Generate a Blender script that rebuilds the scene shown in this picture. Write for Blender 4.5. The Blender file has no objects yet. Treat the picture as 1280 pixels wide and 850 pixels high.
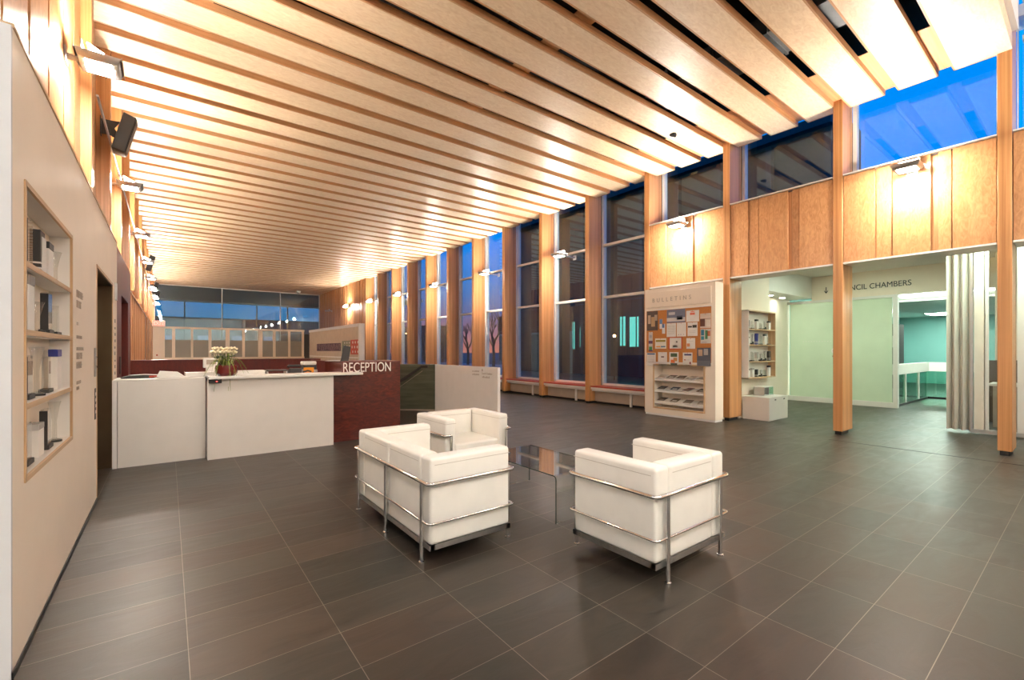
import bpy, bmesh, math, random
from mathutils import Vector, Matrix
random.seed(7)
PI=math.pi
C=bpy.context.scene.collection
ORD=['first','second','third','fourth','fifth','sixth','seventh','eighth','ninth','tenth','eleventh','twelfth','thirteenth','fourteenth','fifteenth','sixteenth']

# ------------------------------------------------------------------ materials
def newmat(name):
    m=bpy.data.materials.new(name); m.use_nodes=True
    nt=m.node_tree; return m,nt,nt.nodes['Principled BSDF']
def coords(nt,scale=(1,1,1),loc=(0,0,0)):
    tc=nt.nodes.new('ShaderNodeTexCoord'); mp=nt.nodes.new('ShaderNodeMapping')
    nt.links.new(tc.outputs['Object'],mp.inputs['Vector'])
    mp.inputs['Scale'].default_value=scale; mp.inputs['Location'].default_value=loc
    return mp
def plain(name,col,rough=.5,metal=0.,var=.04,scale=6.,bump=0.,coat=0.,emit=None,es=0.,spec=.5,trans=0.):
    m,nt,b=newmat(name)
    mp=coords(nt); n=nt.nodes.new('ShaderNodeTexNoise'); n.inputs['Scale'].default_value=scale; n.inputs['Detail'].default_value=4
    nt.links.new(mp.outputs[0],n.inputs['Vector'])
    r=nt.nodes.new('ShaderNodeValToRGB')
    a=[max(0,c*(1-var)) for c in col]; d=[min(1,c*(1+var)) for c in col]
    r.color_ramp.elements[0].color=(*a,1); r.color_ramp.elements[1].color=(*d,1)
    r.color_ramp.elements[0].position=.3; r.color_ramp.elements[1].position=.7
    nt.links.new(n.outputs[0],r.inputs[0]); nt.links.new(r.outputs[0],b.inputs['Base Color'])
    b.inputs['Roughness'].default_value=rough; b.inputs['Metallic'].default_value=metal
    b.inputs['Specular IOR Level'].default_value=spec
    if coat: b.inputs['Coat Weight'].default_value=coat; b.inputs['Coat Roughness'].default_value=.1
    if bump:
        bp=nt.nodes.new('ShaderNodeBump'); bp.inputs['Strength'].default_value=bump; bp.inputs['Distance'].default_value=.01
        nt.links.new(n.outputs[0],bp.inputs['Height']); nt.links.new(bp.outputs[0],b.inputs['Normal'])
    if emit: b.inputs['Emission Color'].default_value=(*emit,1); b.inputs['Emission Strength'].default_value=es
    if trans: b.inputs['Transmission Weight'].default_value=trans
    return m
def wood(name,c1,c2,grain='Z',rough=.38,fine=28.,stretch=.6,coat=.15,blot=0.,lam=0.):
    """fine straight grain along one axis; blot adds the mottled figure of rotary cut ply; lam adds lamella-to-lamella change"""
    m,nt,b=newmat(name)
    sc={'X':(stretch,fine,fine),'Y':(fine,stretch,fine),'Z':(fine,fine,stretch)}[grain]
    mp=coords(nt,sc); n=nt.nodes.new('ShaderNodeTexNoise'); n.inputs['Scale'].default_value=1.; n.inputs['Detail'].default_value=6; n.inputs['Roughness'].default_value=.6; n.inputs['Distortion'].default_value=.4
    nt.links.new(mp.outputs[0],n.inputs['Vector'])
    fac=n.outputs[0]
    if blot:
        s2={'X':(4,11,11),'Y':(11,4,11),'Z':(11,11,4)}[grain]
        mp2=coords(nt,s2); n2=nt.nodes.new('ShaderNodeTexNoise'); n2.inputs['Scale'].default_value=1.6; n2.inputs['Detail'].default_value=5; n2.inputs['Distortion'].default_value=2.2
        nt.links.new(mp2.outputs[0],n2.inputs['Vector'])
        mx=nt.nodes.new('ShaderNodeMix'); mx.inputs[0].default_value=blot
        nt.links.new(n.outputs[0],mx.inputs[2]); nt.links.new(n2.outputs[0],mx.inputs[3]); fac=mx.outputs[0]
    r=nt.nodes.new('ShaderNodeValToRGB')
    r.color_ramp.elements[0].color=(*c1,1); r.color_ramp.elements[1].color=(*c2,1)
    r.color_ramp.elements[0].position=.33; r.color_ramp.elements[1].position=.66
    nt.links.new(fac,r.inputs[0]); out=r.outputs[0]
    if lam:
        mp3=coords(nt,{'X':(0,24,24),'Y':(24,0,24),'Z':(24,24,0)}[grain]); v=nt.nodes.new('ShaderNodeTexWhiteNoise'); v.noise_dimensions='3D'
        sn=nt.nodes.new('ShaderNodeVectorMath'); sn.operation='FLOOR'
        nt.links.new(mp3.outputs[0],sn.inputs[0]); nt.links.new(sn.outputs[0],v.inputs['Vector'])
        hs=nt.nodes.new('ShaderNodeHueSaturation'); mr=nt.nodes.new('ShaderNodeMapRange')
        mr.inputs['To Min'].default_value=1-lam; mr.inputs['To Max'].default_value=1+lam
        nt.links.new(v.outputs['Value'],mr.inputs['Value']); nt.links.new(mr.outputs[0],hs.inputs['Value']); nt.links.new(out,hs.inputs['Color']); out=hs.outputs[0]
    nt.links.new(out,b.inputs['Base Color'])
    b.inputs['Roughness'].default_value=rough; b.inputs['Coat Weight'].default_value=coat; b.inputs['Coat Roughness'].default_value=.25
    return m
def emis(name,col,st):
    m=bpy.data.materials.new(name); m.use_nodes=True; nt=m.node_tree; nt.nodes.clear()
    e=nt.nodes.new('ShaderNodeEmission'); o=nt.nodes.new('ShaderNodeOutputMaterial')
    e.inputs[0].default_value=(*col,1); e.inputs[1].default_value=st; nt.links.new(e.outputs[0],o.inputs[0]); return m
def glass(name,tint=(.9,.95,.96),ior=1.9,rough=0.,gl=(.95,.97,1)):
    m=bpy.data.materials.new(name); m.use_nodes=True; nt=m.node_tree; nt.nodes.clear()
    t=nt.nodes.new('ShaderNodeBsdfTransparent'); g=nt.nodes.new('ShaderNodeBsdfGlossy'); f=nt.nodes.new('ShaderNodeFresnel'); x=nt.nodes.new('ShaderNodeMixShader'); o=nt.nodes.new('ShaderNodeOutputMaterial')
    t.inputs[0].default_value=(*tint,1); g.inputs['Roughness'].default_value=rough; g.inputs[0].default_value=(*gl,1); 
    ge=nt.nodes.new('ShaderNodeNewGeometry'); ma=nt.nodes.new('ShaderNodeMath'); ma.operation='MULTIPLY_ADD'; ma.inputs[1].default_value=-2; ma.inputs[2].default_value=1
    pw=nt.nodes.new('ShaderNodeMath'); pw.operation='POWER'; pw.inputs[0].default_value=ior
    nt.links.new(ge.outputs['Backfacing'],ma.inputs[0]); nt.links.new(ma.outputs[0],pw.inputs[1]); nt.links.new(pw.outputs[0],f.inputs[0])
    nt.links.new(f.outputs[0],x.inputs[0]); nt.links.new(t.outputs[0],x.inputs[1]); nt.links.new(g.outputs[0],x.inputs[2]); nt.links.new(x.outputs[0],o.inputs[0]); return m

M={}
M['ply']=wood('birch_ply_ceiling',(.76,.56,.36),(.90,.72,.51),'X',rough=.42,fine=22,stretch=1.2,coat=.1,blot=.75)
M['plyedge']=wood('shaded_ply_edge',(.48,.24,.10),(.62,.34,.16),'X',rough=.45,fine=30,stretch=.5,coat=.05)  # darker and more orange than the ply: shade on panel sides in the colour
M['fir']=wood('fir_column',(.43,.185,.06),(.66,.335,.135),'Z',rough=.36,fine=32,stretch=.35,coat=.2,lam=.09)
M['firpanel']=wood('fir_ply_panel',(.50,.225,.085),(.70,.375,.17),'Z',rough=.32,fine=20,stretch=1.2,coat=.3,blot=.75)
M['firboard']=wood('fir_wall_board',(.45,.20,.075),(.70,.38,.17),'Z',rough=.4,fine=30,stretch=.4,coat=.15,lam=.18)
M['lightwood']=wood('maple_edge',(.52,.33,.17),(.70,.49,.29),'Y',rough=.45,fine=26,stretch=.7,coat=.05)
M['lightwoodz']=wood('maple_edge_upright',(.52,.33,.17),(.70,.49,.29),'Z',rough=.45,fine=26,stretch=.7,coat=.05)
M['redwood']=wood('red_stained_ply',(.050,.006,.004),(.135,.016,.009),'X',rough=.25,fine=9,stretch=2.5,coat=.4,blot=.8)
M['redpanel']=wood('red_stained_panel',(.085,.009,.006),(.15,.016,.010),'Z',rough=.42,fine=14,stretch=1.,coat=.05,blot=.5)
M['wall']=plain('warm_white_paint',(.90,.79,.66),.5,scale=3,var=.02)
M['white']=plain('white_paint',(.82,.80,.76),.4,var=.02)
M['cool']=plain('cool_lit_white_paint',(.66,.68,.70),.5,var=.02)  # cool light on the white wall end put into the colour
M['frame']=plain('white_frame',(.80,.79,.76),.35,var=.02)
M['lam']=plain('white_laminate',(.76,.72,.67),.28,var=.02,coat=.2)
M['beige']=plain('beige_metal',(.40,.33,.26),.45,var=.05)
M['black']=plain('black_metal',(.012,.012,.013),.4)
M['void']=plain('dark_ceiling_void',(.012,.012,.014),.9)
M['duct']=plain('galvanised_duct',(.22,.24,.25),.45,metal=.6,var=.2,scale=3)
M['chrome']=plain('chrome',(.78,.77,.75),.12,metal=1.,var=.02)
M['steel']=plain('brushed_steel',(.55,.55,.54),.3,metal=1.,var=.08,scale=30)
M['alu']=plain('aluminium',(.62,.62,.62),.35,metal=.8,var=.04)
M['leather']=plain('cream_leather',(.84,.82,.76),.38,var=.025,scale=9,bump=.08,coat=.1)
M['red']=plain('red_bench_top',(.42,.045,.02),.35,var=.1)
M['bronze']=plain('bronze_metal_door',(.16,.115,.07),.28,metal=.85,var=.18,scale=2)
M['slate']=None
M['glass']=glass('window_glass',(.92,.97,.98),2.05,gl=(.72,.93,1.))
M['clear']=glass('clear_glass',(.96,.97,.96),1.5)
M['tableglass']=glass('table_glass',(.93,.95,.93),1.9)
M['greenglass']=glass('green_glass',(.62,.85,.76),1.6)
M['crystal']=glass('crystal',(.90,.90,.88),1.75)
M['frost']=plain('frosted_green_glass',(.66,.80,.62),.22,var=.06,scale=1.4,coat=.4)
M['frostgrey']=plain('frosted_film',(.30,.29,.25),.4,var=.03)
M['screen']=plain('ribbed_translucent_screen',(.86,.82,.72),.3,var=.08,scale=2,coat=.3)
M['teal']=plain('teal_wall',(.20,.42,.39),.6,var=.05,scale=1)
M['cork']=plain('cork',(.50,.20,.055),.8,var=.25,scale=140,bump=.1)
M['paper']=plain('paper',(.80,.78,.74),.6,var=.02)
M['dkgreen']=wood('green_black_slate',(.045,.052,.034),(.095,.105,.072),'X',rough=.3,fine=14,stretch=1.2,coat=.2)
M['lensup']=emis('lamp_lens_up',(1.,.905,.78),400.)
M['lensdn']=emis('lamp_lens_down',(1.,.905,.79),270.)
M['fluo']=emis('fluorescent_diffuser',(.82,1.,.80),13.)
M['lobbyfill']=emis('lobby_fill_diffuser',(1.,.93,.84),17.)
M['spot']=emis('downlight_lens',(.95,1.,.85),60.)
M['tealglow']=emis('lit_room_far_window',(.15,.75,.65),.55)
M['dimwin']=emis('dim_lit_window',(.25,.35,.9),.12)
M['fluo2']=emis('room_fluorescent_diffuser',(.82,1.,.85),32.)
M['amber']=emis('amber_street_light',(1.,.5,.15),25.)
M['exit']=emis('lit_exit_sign_face',(1.,.22,.16),1.3)
M['led']=emis('red_led',(1.,.05,.04),3.)
M['ink']=plain('dark_ink',(.03,.03,.03),.5)
M['greyink']=plain('grey_lettering',(.42,.35,.28),.5)
M['cream']=plain('cream_lettering',(.85,.80,.74),.4)
M['ext']=plain('dark_cladding',(.030,.026,.026),.7,var=.3,scale=.5)
M['extgrey']=plain('dark_concrete',(.035,.037,.045),.7,var=.2,scale=.6)
M['bark']=plain('bark',(.05,.035,.03),.8)
M['ground']=plain('dark_asphalt',(.02,.02,.022),.8)
M['leaf']=plain('leaf_green',(.20,.27,.035),.45,var=.3,scale=20)
M['dleaf']=plain('dark_leaf_green',(.05,.10,.02),.45,var=.3,scale=20)
M['petal']=plain('cream_petal',(.80,.72,.50),.5,var=.1,scale=30)
M['pot']=plain('glazed_red_pot',(.13,.014,.012),.2,coat=.5)
M['orange']=plain('orange_card',(.80,.30,.01),.5)
def colmat(n,c,r=.5):
    if n not in M: M[n]=plain(n,c,r,var=.06)
    return M[n]
# slate tiles
def slate_mat():
    m,nt,b=newmat('slate_floor_tiles')
    tc=nt.nodes.new('ShaderNodeTexCoord'); mp=nt.nodes.new('ShaderNodeMapping'); mp.inputs['Location'].default_value=(-.07+.5605*40,-1.555+.2845*100,0)
    nt.links.new(tc.outputs['Object'],mp.inputs['Vector'])
    def brick(c1,c2,mo):
        k=nt.nodes.new('ShaderNodeTexBrick'); k.offset=0; k.squash=1
        k.inputs['Scale'].default_value=1; k.inputs['Brick Width'].default_value=.5605; k.inputs['Row Height'].default_value=.2845
        k.inputs['Mortar Size'].default_value=.0016; k.inputs['Mortar Smooth'].default_value=.0; k.inputs['Bias'].default_value=0
        k.inputs['Color1'].default_value=c1; k.inputs['Color2'].default_value=c2; k.inputs['Mortar'].default_value=mo
        nt.links.new(mp.outputs[0],k.inputs['Vector']); return k
    k=brick((.022,.019,.0165,1),(.040,.035,.030,1),(.115,.10,.085,1))
    # cleft streaks
    mp2=nt.nodes.new('ShaderNodeMapping'); mp2.inputs['Scale'].default_value=(1.6,4.5,1); nt.links.new(tc.outputs['Object'],mp2.inputs['Vector'])
    n=nt.nodes.new('ShaderNodeTexNoise'); n.inputs['Scale'].default_value=1.5; n.inputs['Detail'].default_value=7; n.inputs['Distortion'].default_value=1.2
    nt.links.new(mp2.outputs[0],n.inputs['Vector'])
    r=nt.nodes.new('ShaderNodeValToRGB'); r.color_ramp.elements[0].position=.3; r.color_ramp.elements[1].position=.75
    r.color_ramp.elements[0].color=(.72,.74,.74,1); r.color_ramp.elements[1].color=(1.3,1.26,1.2,1)
    nt.links.new(n.outputs[0],r.inputs[0])
    mx=nt.nodes.new('ShaderNodeMix'); mx.data_type='RGBA'; mx.blend_type='MULTIPLY'; mx.inputs[0].default_value=1
    nt.links.new(k.outputs['Color'],mx.inputs[6]); nt.links.new(r.outputs[0],mx.inputs[7]); nt.links.new(mx.outputs[2],b.inputs['Base Color'])
    k2=brick((1.25,1.0,.86,1),(.80,1.0,.98,1),(1.5,1.5,1.5,1)); k2.inputs['Bias'].default_value=-.1
    mp3=nt.nodes.new('ShaderNodeMapping'); mp3.inputs['Location'].default_value=(-.07+.5605*13,-1.555+.2845*37,0); nt.links.new(tc.outputs['Object'],mp3.inputs['Vector']); nt.links.new(mp3.outputs[0],k2.inputs['Vector'])
    mx2=nt.nodes.new('ShaderNodeMix'); mx2.data_type='RGBA'; mx2.blend_type='MULTIPLY'; mx2.inputs[0].default_value=.8
    nt.links.new(mx.outputs[2],mx2.inputs[6]); nt.links.new(k2.outputs['Color'],mx2.inputs[7]); nt.links.new(mx2.outputs[2],b.inputs['Base Color']); b.inputs['Specular IOR Level'].default_value=.42
    rr=nt.nodes.new('ShaderNodeMapRange'); rr.inputs['To Min'].default_value=.30; rr.inputs['To Max'].default_value=.5
    nt.links.new(n.outputs[0],rr.inputs['Value']); nt.links.new(rr.outputs[0],b.inputs['Roughness'])
    bp=nt.nodes.new('ShaderNodeBump'); bp.inputs['Strength'].default_value=.35; bp.inputs['Distance'].default_value=.006
    nt.links.new(n.outputs[0],bp.inputs['Height']); nt.links.new(bp.outputs[0],b.inputs['Normal'])
    return m
M['slate']=slate_mat()

# ------------------------------------------------------------------ mesh builder
class MB:
    def __init__(s): s.v=[]; s.f=[]; s.sm=[]
    def box(s,x0,x1,y0,y1,z0,z1):
        if x0>x1:x0,x1=x1,x0
        if y0>y1:y0,y1=y1,y0
        if z0>z1:z0,z1=z1,z0
        b=len(s.v); s.v+=[(x0,y0,z0),(x1,y0,z0),(x1,y1,z0),(x0,y1,z0),(x0,y0,z1),(x1,y0,z1),(x1,y1,z1),(x0,y1,z1)]
        s.f+=[tuple(b+i for i in q) for q in ((0,3,2,1),(4,5,6,7),(0,1,5,4),(1,2,6,5),(2,3,7,6),(3,0,4,7))]; return s
    def hexa(s,bot,top):
        b=len(s.v); s.v+=list(bot)+list(top)
        s.f+=[tuple(b+i for i in q) for q in ((0,3,2,1),(4,5,6,7),(0,1,5,4),(1,2,6,5),(2,3,7,6),(3,0,4,7))]; return s
    def prism(s,poly,a,b,axis='Z'):
        n=len(poly); k=len(s.v)
        f={'Z':lambda p,t:(p[0],p[1],t),'X':lambda p,t:(t,p[0],p[1]),'Y':lambda p,t:(p[0],t,p[1])}[axis]
        s.v+=[f(p,a) for p in poly]+[f(p,b) for p in poly]
        s.f+=[tuple(k+i for i in range(n))[::-1],tuple(k+n+i for i in range(n))]
        s.f+=[(k+i,k+(i+1)%n,k+n+(i+1)%n,k+n+i) for i in range(n)]; return s
    def tube(s,pts,r,n=10,taper=None,closed=False):
        pts=[Vector(p) for p in pts]; k=len(s.v); N=len(pts); up=None
        for i,p in enumerate(pts):
            if closed: t=(pts[(i+1)%N]-pts[i-1]).normalized()
            else: t=(pts[min(i+1,N-1)]-pts[max(i-1,0)]).normalized()
            if up is None:
                up=Vector((0,0,1)) if abs(t.z)<.9 else Vector((1,0,0))
            a=t.cross(up).normalized()
            if a.length<.1: a=t.cross(Vector((0,1,0))).normalized()
            b=a.cross(t).normalized(); up=b
            rr=r if taper is None else r*(1+(taper-1)*i/(N-1))
            for j in range(n):
                q=p+(a*math.cos(2*PI*j/n)+b*math.sin(2*PI*j/n))*rr; s.v.append(tuple(q))
        for i in range(N if closed else N-1):
            o=k+i*n; o2=k+((i+1)%N)*n
            s.f+=[(o+j,o+(j+1)%n,o2+(j+1)%n,o2+j) for j in range(n)]
        if not closed:
            s.f+=[tuple(k+j for j in range(n))[::-1],tuple(k+(N-1)*n+j for j in range(n))]
        return s
    def lathe(s,prof,c=(0,0,0),n=20):
        k=len(s.v)
        for (r,z) in prof:
            for j in range(n): s.v.append((c[0]+r*math.cos(2*PI*j/n),c[1]+r*math.sin(2*PI*j/n),c[2]+z))
        for i in range(len(prof)-1):
            s.f+=[(k+i*n+j,k+i*n+(j+1)%n,k+(i+1)*n+(j+1)%n,k+(i+1)*n+j) for j in range(n)]
        s.f+=[tuple(k+j for j in range(n))[::-1],tuple(k+(len(prof)-1)*n+j for j in range(n))]
        return s
    def ball(s,c,r,n=8,sq=(1,1,1)):
        m=max(4,n//2+1); k=len(s.v)
        for i in range(1,m):
            th=PI*i/m
            for j in range(n): s.v.append((c[0]+sq[0]*r*math.sin(th)*math.cos(2*PI*j/n),c[1]+sq[1]*r*math.sin(th)*math.sin(2*PI*j/n),c[2]+sq[2]*r*math.cos(th)))
        t=len(s.v); s.v.append((c[0],c[1],c[2]+r*sq[2])); s.v.append((c[0],c[1],c[2]-r*sq[2]))
        for i in range(m-2): s.f+=[(k+i*n+j,k+(i+1)*n+j,k+(i+1)*n+(j+1)%n,k+i*n+(j+1)%n) for j in range(n)]
        s.f+=[(t,k+j,k+(j+1)%n) for j in range(n)]+[(t+1,k+(m-2)*n+(j+1)%n,k+(m-2)*n+j) for j in range(n)]
        return s
    def xform(s,mat,start=0):
        s.v[start:]=[tuple(mat@Vector(p)) for p in s.v[start:]]; return s
    def build(s,name,mat,parent=None,bevel=0,seg=2,smooth=False,org=None,weld=False):
        me=bpy.data.meshes.new(name)
        o0=Vector((0,0,0))
        if org is not None: o0=Vector(org)
        me.from_pydata([tuple(Vector(p)-o0) for p in s.v],[],s.f); me.update()
        bm=bmesh.new(); bm.from_mesh(me)
        bmesh.ops.recalc_face_normals(bm,faces=bm.faces[:])
        if bevel:
            bmesh.ops.bevel(bm,geom=bm.edges[:],offset=bevel,segments=seg,affect='EDGES',profile=.5,clamp_overlap=True)
        bm.to_mesh(me); bm.free()
        if smooth or bevel:
            for p in me.polygons: p.use_smooth=True
            try: me.set_sharp_from_angle(angle=math.radians(38))
            except Exception: pass
        me.materials.append(mat if not isinstance(mat,str) else M[mat])
        o=bpy.data.objects.new(name,me); C.objects.link(o)
        if parent is not None: o.parent=parent
        elif org is not None: o.location=o0
        return o
def tag(o,label=None,cat=None,group=None,kind=None):
    if label:o['label']=label
    if cat:o['category']=cat
    if group:o['group']=group
    if kind:o['kind']=kind
    return o
def thing(name,label,cat,loc=(0,0,0),rz=0,group=None):
    o=bpy.data.objects.new(name,None); o.empty_display_size=.1; C.objects.link(o); o.location=loc; o.rotation_euler=(0,0,rz)
    return tag(o,label,cat,group)
def struct(name,mb,mat,**k):
    o=mb.build(name,mat,**k); o['kind']='structure'; return o
def sroot(name,loc=(0,0,0)):
    o=bpy.data.objects.new(name,None); o.empty_display_size=.1; C.objects.link(o); o.location=loc; o['kind']='structure'; return o
def copy_thing(r,loc,rz=None,label=None):
    n=r.copy(); C.objects.link(n); n.location=loc
    if rz is not None: n.rotation_euler=(0,0,rz)
    if label: n['label']=label
    for ch in [c for c in r.children]:
        c=ch.copy(); C.objects.link(c); c.parent=n
        for g in ch.children:
            d=g.copy(); C.objects.link(d); d.parent=c
    return n
def B(*a): return MB().box(*a)
def text(name,body,size,mat,parent,loc,rot,ext=.002,sx=1.,space=1.,align='LEFT'):
    cu=bpy.data.curves.new(name,'FONT'); cu.body=body; cu.size=size; cu.extrude=ext; cu.align_x=align; cu.space_character=space
    t=bpy.data.objects.new('tmp_text',cu); C.objects.link(t); bpy.context.view_layer.update()
    me=bpy.data.meshes.new_from_object(t.evaluated_get(bpy.context.evaluated_depsgraph_get()))
    bpy.data.objects.remove(t); bpy.data.curves.remove(cu)
    me.materials.clear(); me.materials.append(M[mat] if isinstance(mat,str) else mat)
    o=bpy.data.objects.new(name,me); C.objects.link(o)
    if parent is not None: o.parent=parent
    o.location=loc; o.rotation_euler=rot; o.scale=(sx,1,1)
    return o
RX=(PI/2,0,0)            # text facing -Y
RL=(PI/2,0,PI/2)         # text facing +X (left wall)
RR=(PI/2,0,-PI/2)        # text facing -X (right wall)

SP=1.741
def Yf(n): return .775+SP*n
def Yn(n): return Yf(n)-.125
XW=8.2; ZC=5.08; YE=32.4

# ------------------------------------------------------------------ shell
struct('floor',B(-3.6,24.2,-9,YE+12,-.2,0),'slate')
struct('trim_1',B(7.655,7.695,-6,2.4,-.001,.003),'black')
ce=struct('ceiling',B(-.9,8.5,.65,YE,5.62,5.7),'void')
# ceiling boards: one per third of a bay
def ceiling_boards():
    k=0; g0=.775-.005
    while True:
        g=g0+SP/3*k
        y0=g; y1=g+SP/3-.15
        if y0>YE-.1: break
        y1=min(y1,YE)
        o=MB().box(-.74,8.44,y0,y1,ZC,ZC+.012).build('ceiling_panel','ply',ce)
        s=MB(); s.box(-.74,8.44,y0-.001,y0+.02,ZC-.001,ZC+.085); s.box(-.74,8.44,y1-.02,y1+.001,ZC-.001,ZC+.085); s.box(8.42,8.441,y0,y1,ZC-.001,ZC+.085)
        s.build('edge_board','plyedge',o)
        q=MB(); n2=y1+.149
        q.box(-.74,.4,y1,n2,ZC+.075,ZC+.085); q.box(3.7,3.98,y1,n2,ZC+.075,ZC+.085); q.box(7.2,8.44,y1,n2,ZC+.075,ZC+.085)
        if k%3==0: pass
        q.build('gap_board','plyedge',o)
        k+=1
ceiling_boards()
struct('trim_2',B(-.74,8.2,.65,.775,4.99,5.2),'ply')          # end beam
struct('trim_3',B(-3.6,8.2,.60,.65,5.2,6.25),'white')
struct('ceiling.001',B(-3.6,9.2,-9,.65,6.25,6.4),'white')
# ducts in the void
dct=thing('air_duct','grey metal air duct glimpsed through the gaps between ceiling panels','duct',(3,2.2,5.25))
B(-.35,.25,-.9,5.5,.0,.3).build('duct_run','duct',dct); 
for i in range(9): B(-.37,.27,-.8+.65*i,-.77+.65*i,-.02,.32).build('flange','duct',dct)
dct2=thing('air_duct','long grey duct above the ceiling gaps close to the window wall','duct',(6.2,1.6,5.22))
B(-.3,.3,-.6,5.5,.02,.26).build('duct_run','duct',dct2)
for i in range(8): B(-.32,.32,-.5+.7*i,-.47+.7*i,.0,.28).build('flange','duct',dct2)
# left wall
wl=MB()
wl.box(-.75,-.49,2.62,2.80,.0,2.58); wl.box(-.75,-.49,2.80,4.0,0,.735); wl.box(-.75,-.49,2.80,4.0,2.03,2.58)
wl.box(-.75,-.60,2.80,4.0,.735,2.03); wl.box(-.75,-.49,4.0,5.26,0,2.58); wl.box(-.75,-.49,5.26,6.67,2.03,2.58); wl.box(-.75,-.49,6.67,7.2,0,2.58)
wl.box(-.75,-.63,5.26,6.67,0,2.03)
struct('wall_left',wl,'wall')
struct('wall_lobby',B(-3.6,-.49,2.60,2.619,0,2.58),'cool')
struct('wall_lobby.001',B(-3.7,-3.6,-9,2.62,0,6.3),'white')
struct('wall_back',B(-3.7,9,-9.1,-9,0,6.3),'white')
struct('baseboard_left',MB().box(-.489,-.484,2.60,5.26,0,.03).box(-.489,-.484,6.67,7.2,0,.03),'black')
ul=sroot('wall_upper_left',(-.72,3,2.58))
def U(x0,x1,y0,y1,z0,z1): return B(x0+.72,x1+.72,y0-3,y1-3,z0-2.58,z1-2.58)
U(-.95,-.75,2.62,YE,2.58,5.7).build('backing_wall','void',ul)
U(-3.6,-.95,2.62,2.8,2.58,6.25).build('lobby_upper_wall','white',ul)
# boards near the camera, flush, with dark grooves between
gy=[2.66,3.02,3.60,3.92,4.42,4.60,5.06,5.20,5.86]
for a,b in ((2.63,3.32),(3.36,3.86),(3.93,4.43),(4.47,5.0),(5.03,5.5),(5.52,5.87)):
    U(-.75,-.66,a,b,2.585,5.60).build('wood_panel','firpanel',ul,bevel=.003,seg=1)
n=3
while Yf(n)<31.5:
    a=Yf(n)+.005; w=SP-.125-.01
    for i,(p,q,x) in enumerate(((0,.30,-.715),(.30,.37,-.685),(.38,.67,-.715),(.68,.75,-.685),(.755,1,-.715))):
        U(-.75,x,a+w*p+.003,a+w*q-.003,2.585,5.6).build('wood_panel','firpanel',ul,bevel=.003,seg=1)
    n+=1
# left lower wall beyond the red portal
ll=sroot('wall_lower_left',(-.7,9.66,0))
y=9.68; i=0
while y<YE-.1:
    w=(.22,.09,.30,.12)[i%4]; x=(.03,.06,.03,.05)[i%4]
    if y>19.4: w=1.0
    MB().box(0-.1,x,y-9.66,min(y+w-.008,YE)-9.66,0,2.56).build('wall_board','firboard',ll); y+=w; i+=1
struct('trim_4',B(-.80,-.64,9.66,YE,2.56,2.60),'lightwood')
struct('trim_5',B(-.76,-.485,2.62,7.2,2.58,2.60),'lightwood')
# red portal
rp=sroot('door_1',(-.49,8.3,0))
MB().box(-.26,0,-1.1,-.42,0,2.56).box(-.26,0,.82,1.36,0,2.56).box(-.26,0,-.42,.82,2.03,2.56).build('door_surround','redpanel',rp)
MB().box(-.22,-.12,-.42,.82,0,2.03).build('door_panel','redpanel',rp)
MB().tube([(-.11,-.3,.95),(-.08,-.3,.95),(-.08,-.3,1.25),(-.11,-.3,1.25)],.01).build('door_handle','steel',rp)
MB().box(-.001,.008,-.72,-.62,1.0,1.22).build('card_reader','black',rp)
# elevator
ev=sroot('door_2',(-.49,5.96,0))
B(-.139,-.125,-.69,-.005,0,2.02).build('door_leaf','bronze',ev); B(-.139,-.125,.005,.69,0,2.02).build('door_leaf','bronze',ev)
MB().box(-.139,-.004,-.70,-.688,0,2.03).box(-.139,-.004,.688,.708,0,2.03).box(-.139,-.004,-.70,.70,2.012,2.03).build('door_lining','bronze',ev)
MB().box(-.004,.004,-.705,-.69,0,2.04).box(-.004,.004,.69,.712,0,2.04).box(-.02,.004,-.705,.712,2.018,2.045).build('door_frame','lightwoodz',ev)

def onleft(y,z): return (-.489,y,z)
cp=thing('elevator_call_panel','brushed steel call button plate left of the elevator doorway','call panel',onleft(5.14,1.2))
B(0,.006,-.05,.05,-.12,.12).build('plate','steel',cp,bevel=.002,seg=1)
for z in (-.04,.04): MB().lathe([(.014,0),(.014,.006),(.010,.008)],n=14).xform(Matrix.Translation((.006,0,z))@Matrix.Rotation(PI/2,4,'Y')).build('button','chrome',cp)
cp=thing('emergency_plate','small dark instruction plate low on the wall beside the elevator','plate',onleft(5.15,.86))
B(0,.004,-.035,.035,-.14,.12).build('plate','black',cp)
for i in range(4): B(.004,.006,-.02,.02,.06-.05*i,.085-.05*i).build('instruction_mark','paper',cp)
cp=thing('floor_indicator','narrow pale plate at the top right of the elevator doorway','sign',onleft(6.93,1.98))
B(0,.02,-.05,.05,-.10,.10).build('plate','alu',cp,bevel=.003,seg=1)
cp=thing('vertical_sign','dark vertical lettering on the white wall right of the elevator','sign',onleft(6.95,1.35))
random.seed(3)
for i in range(9): B(0,.003,-.028,.028*random.uniform(-.2,1),-.33+.075*i,-.33+.075*i+random.uniform(.02,.045)).build('letter_mark','ink',cp)
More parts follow.
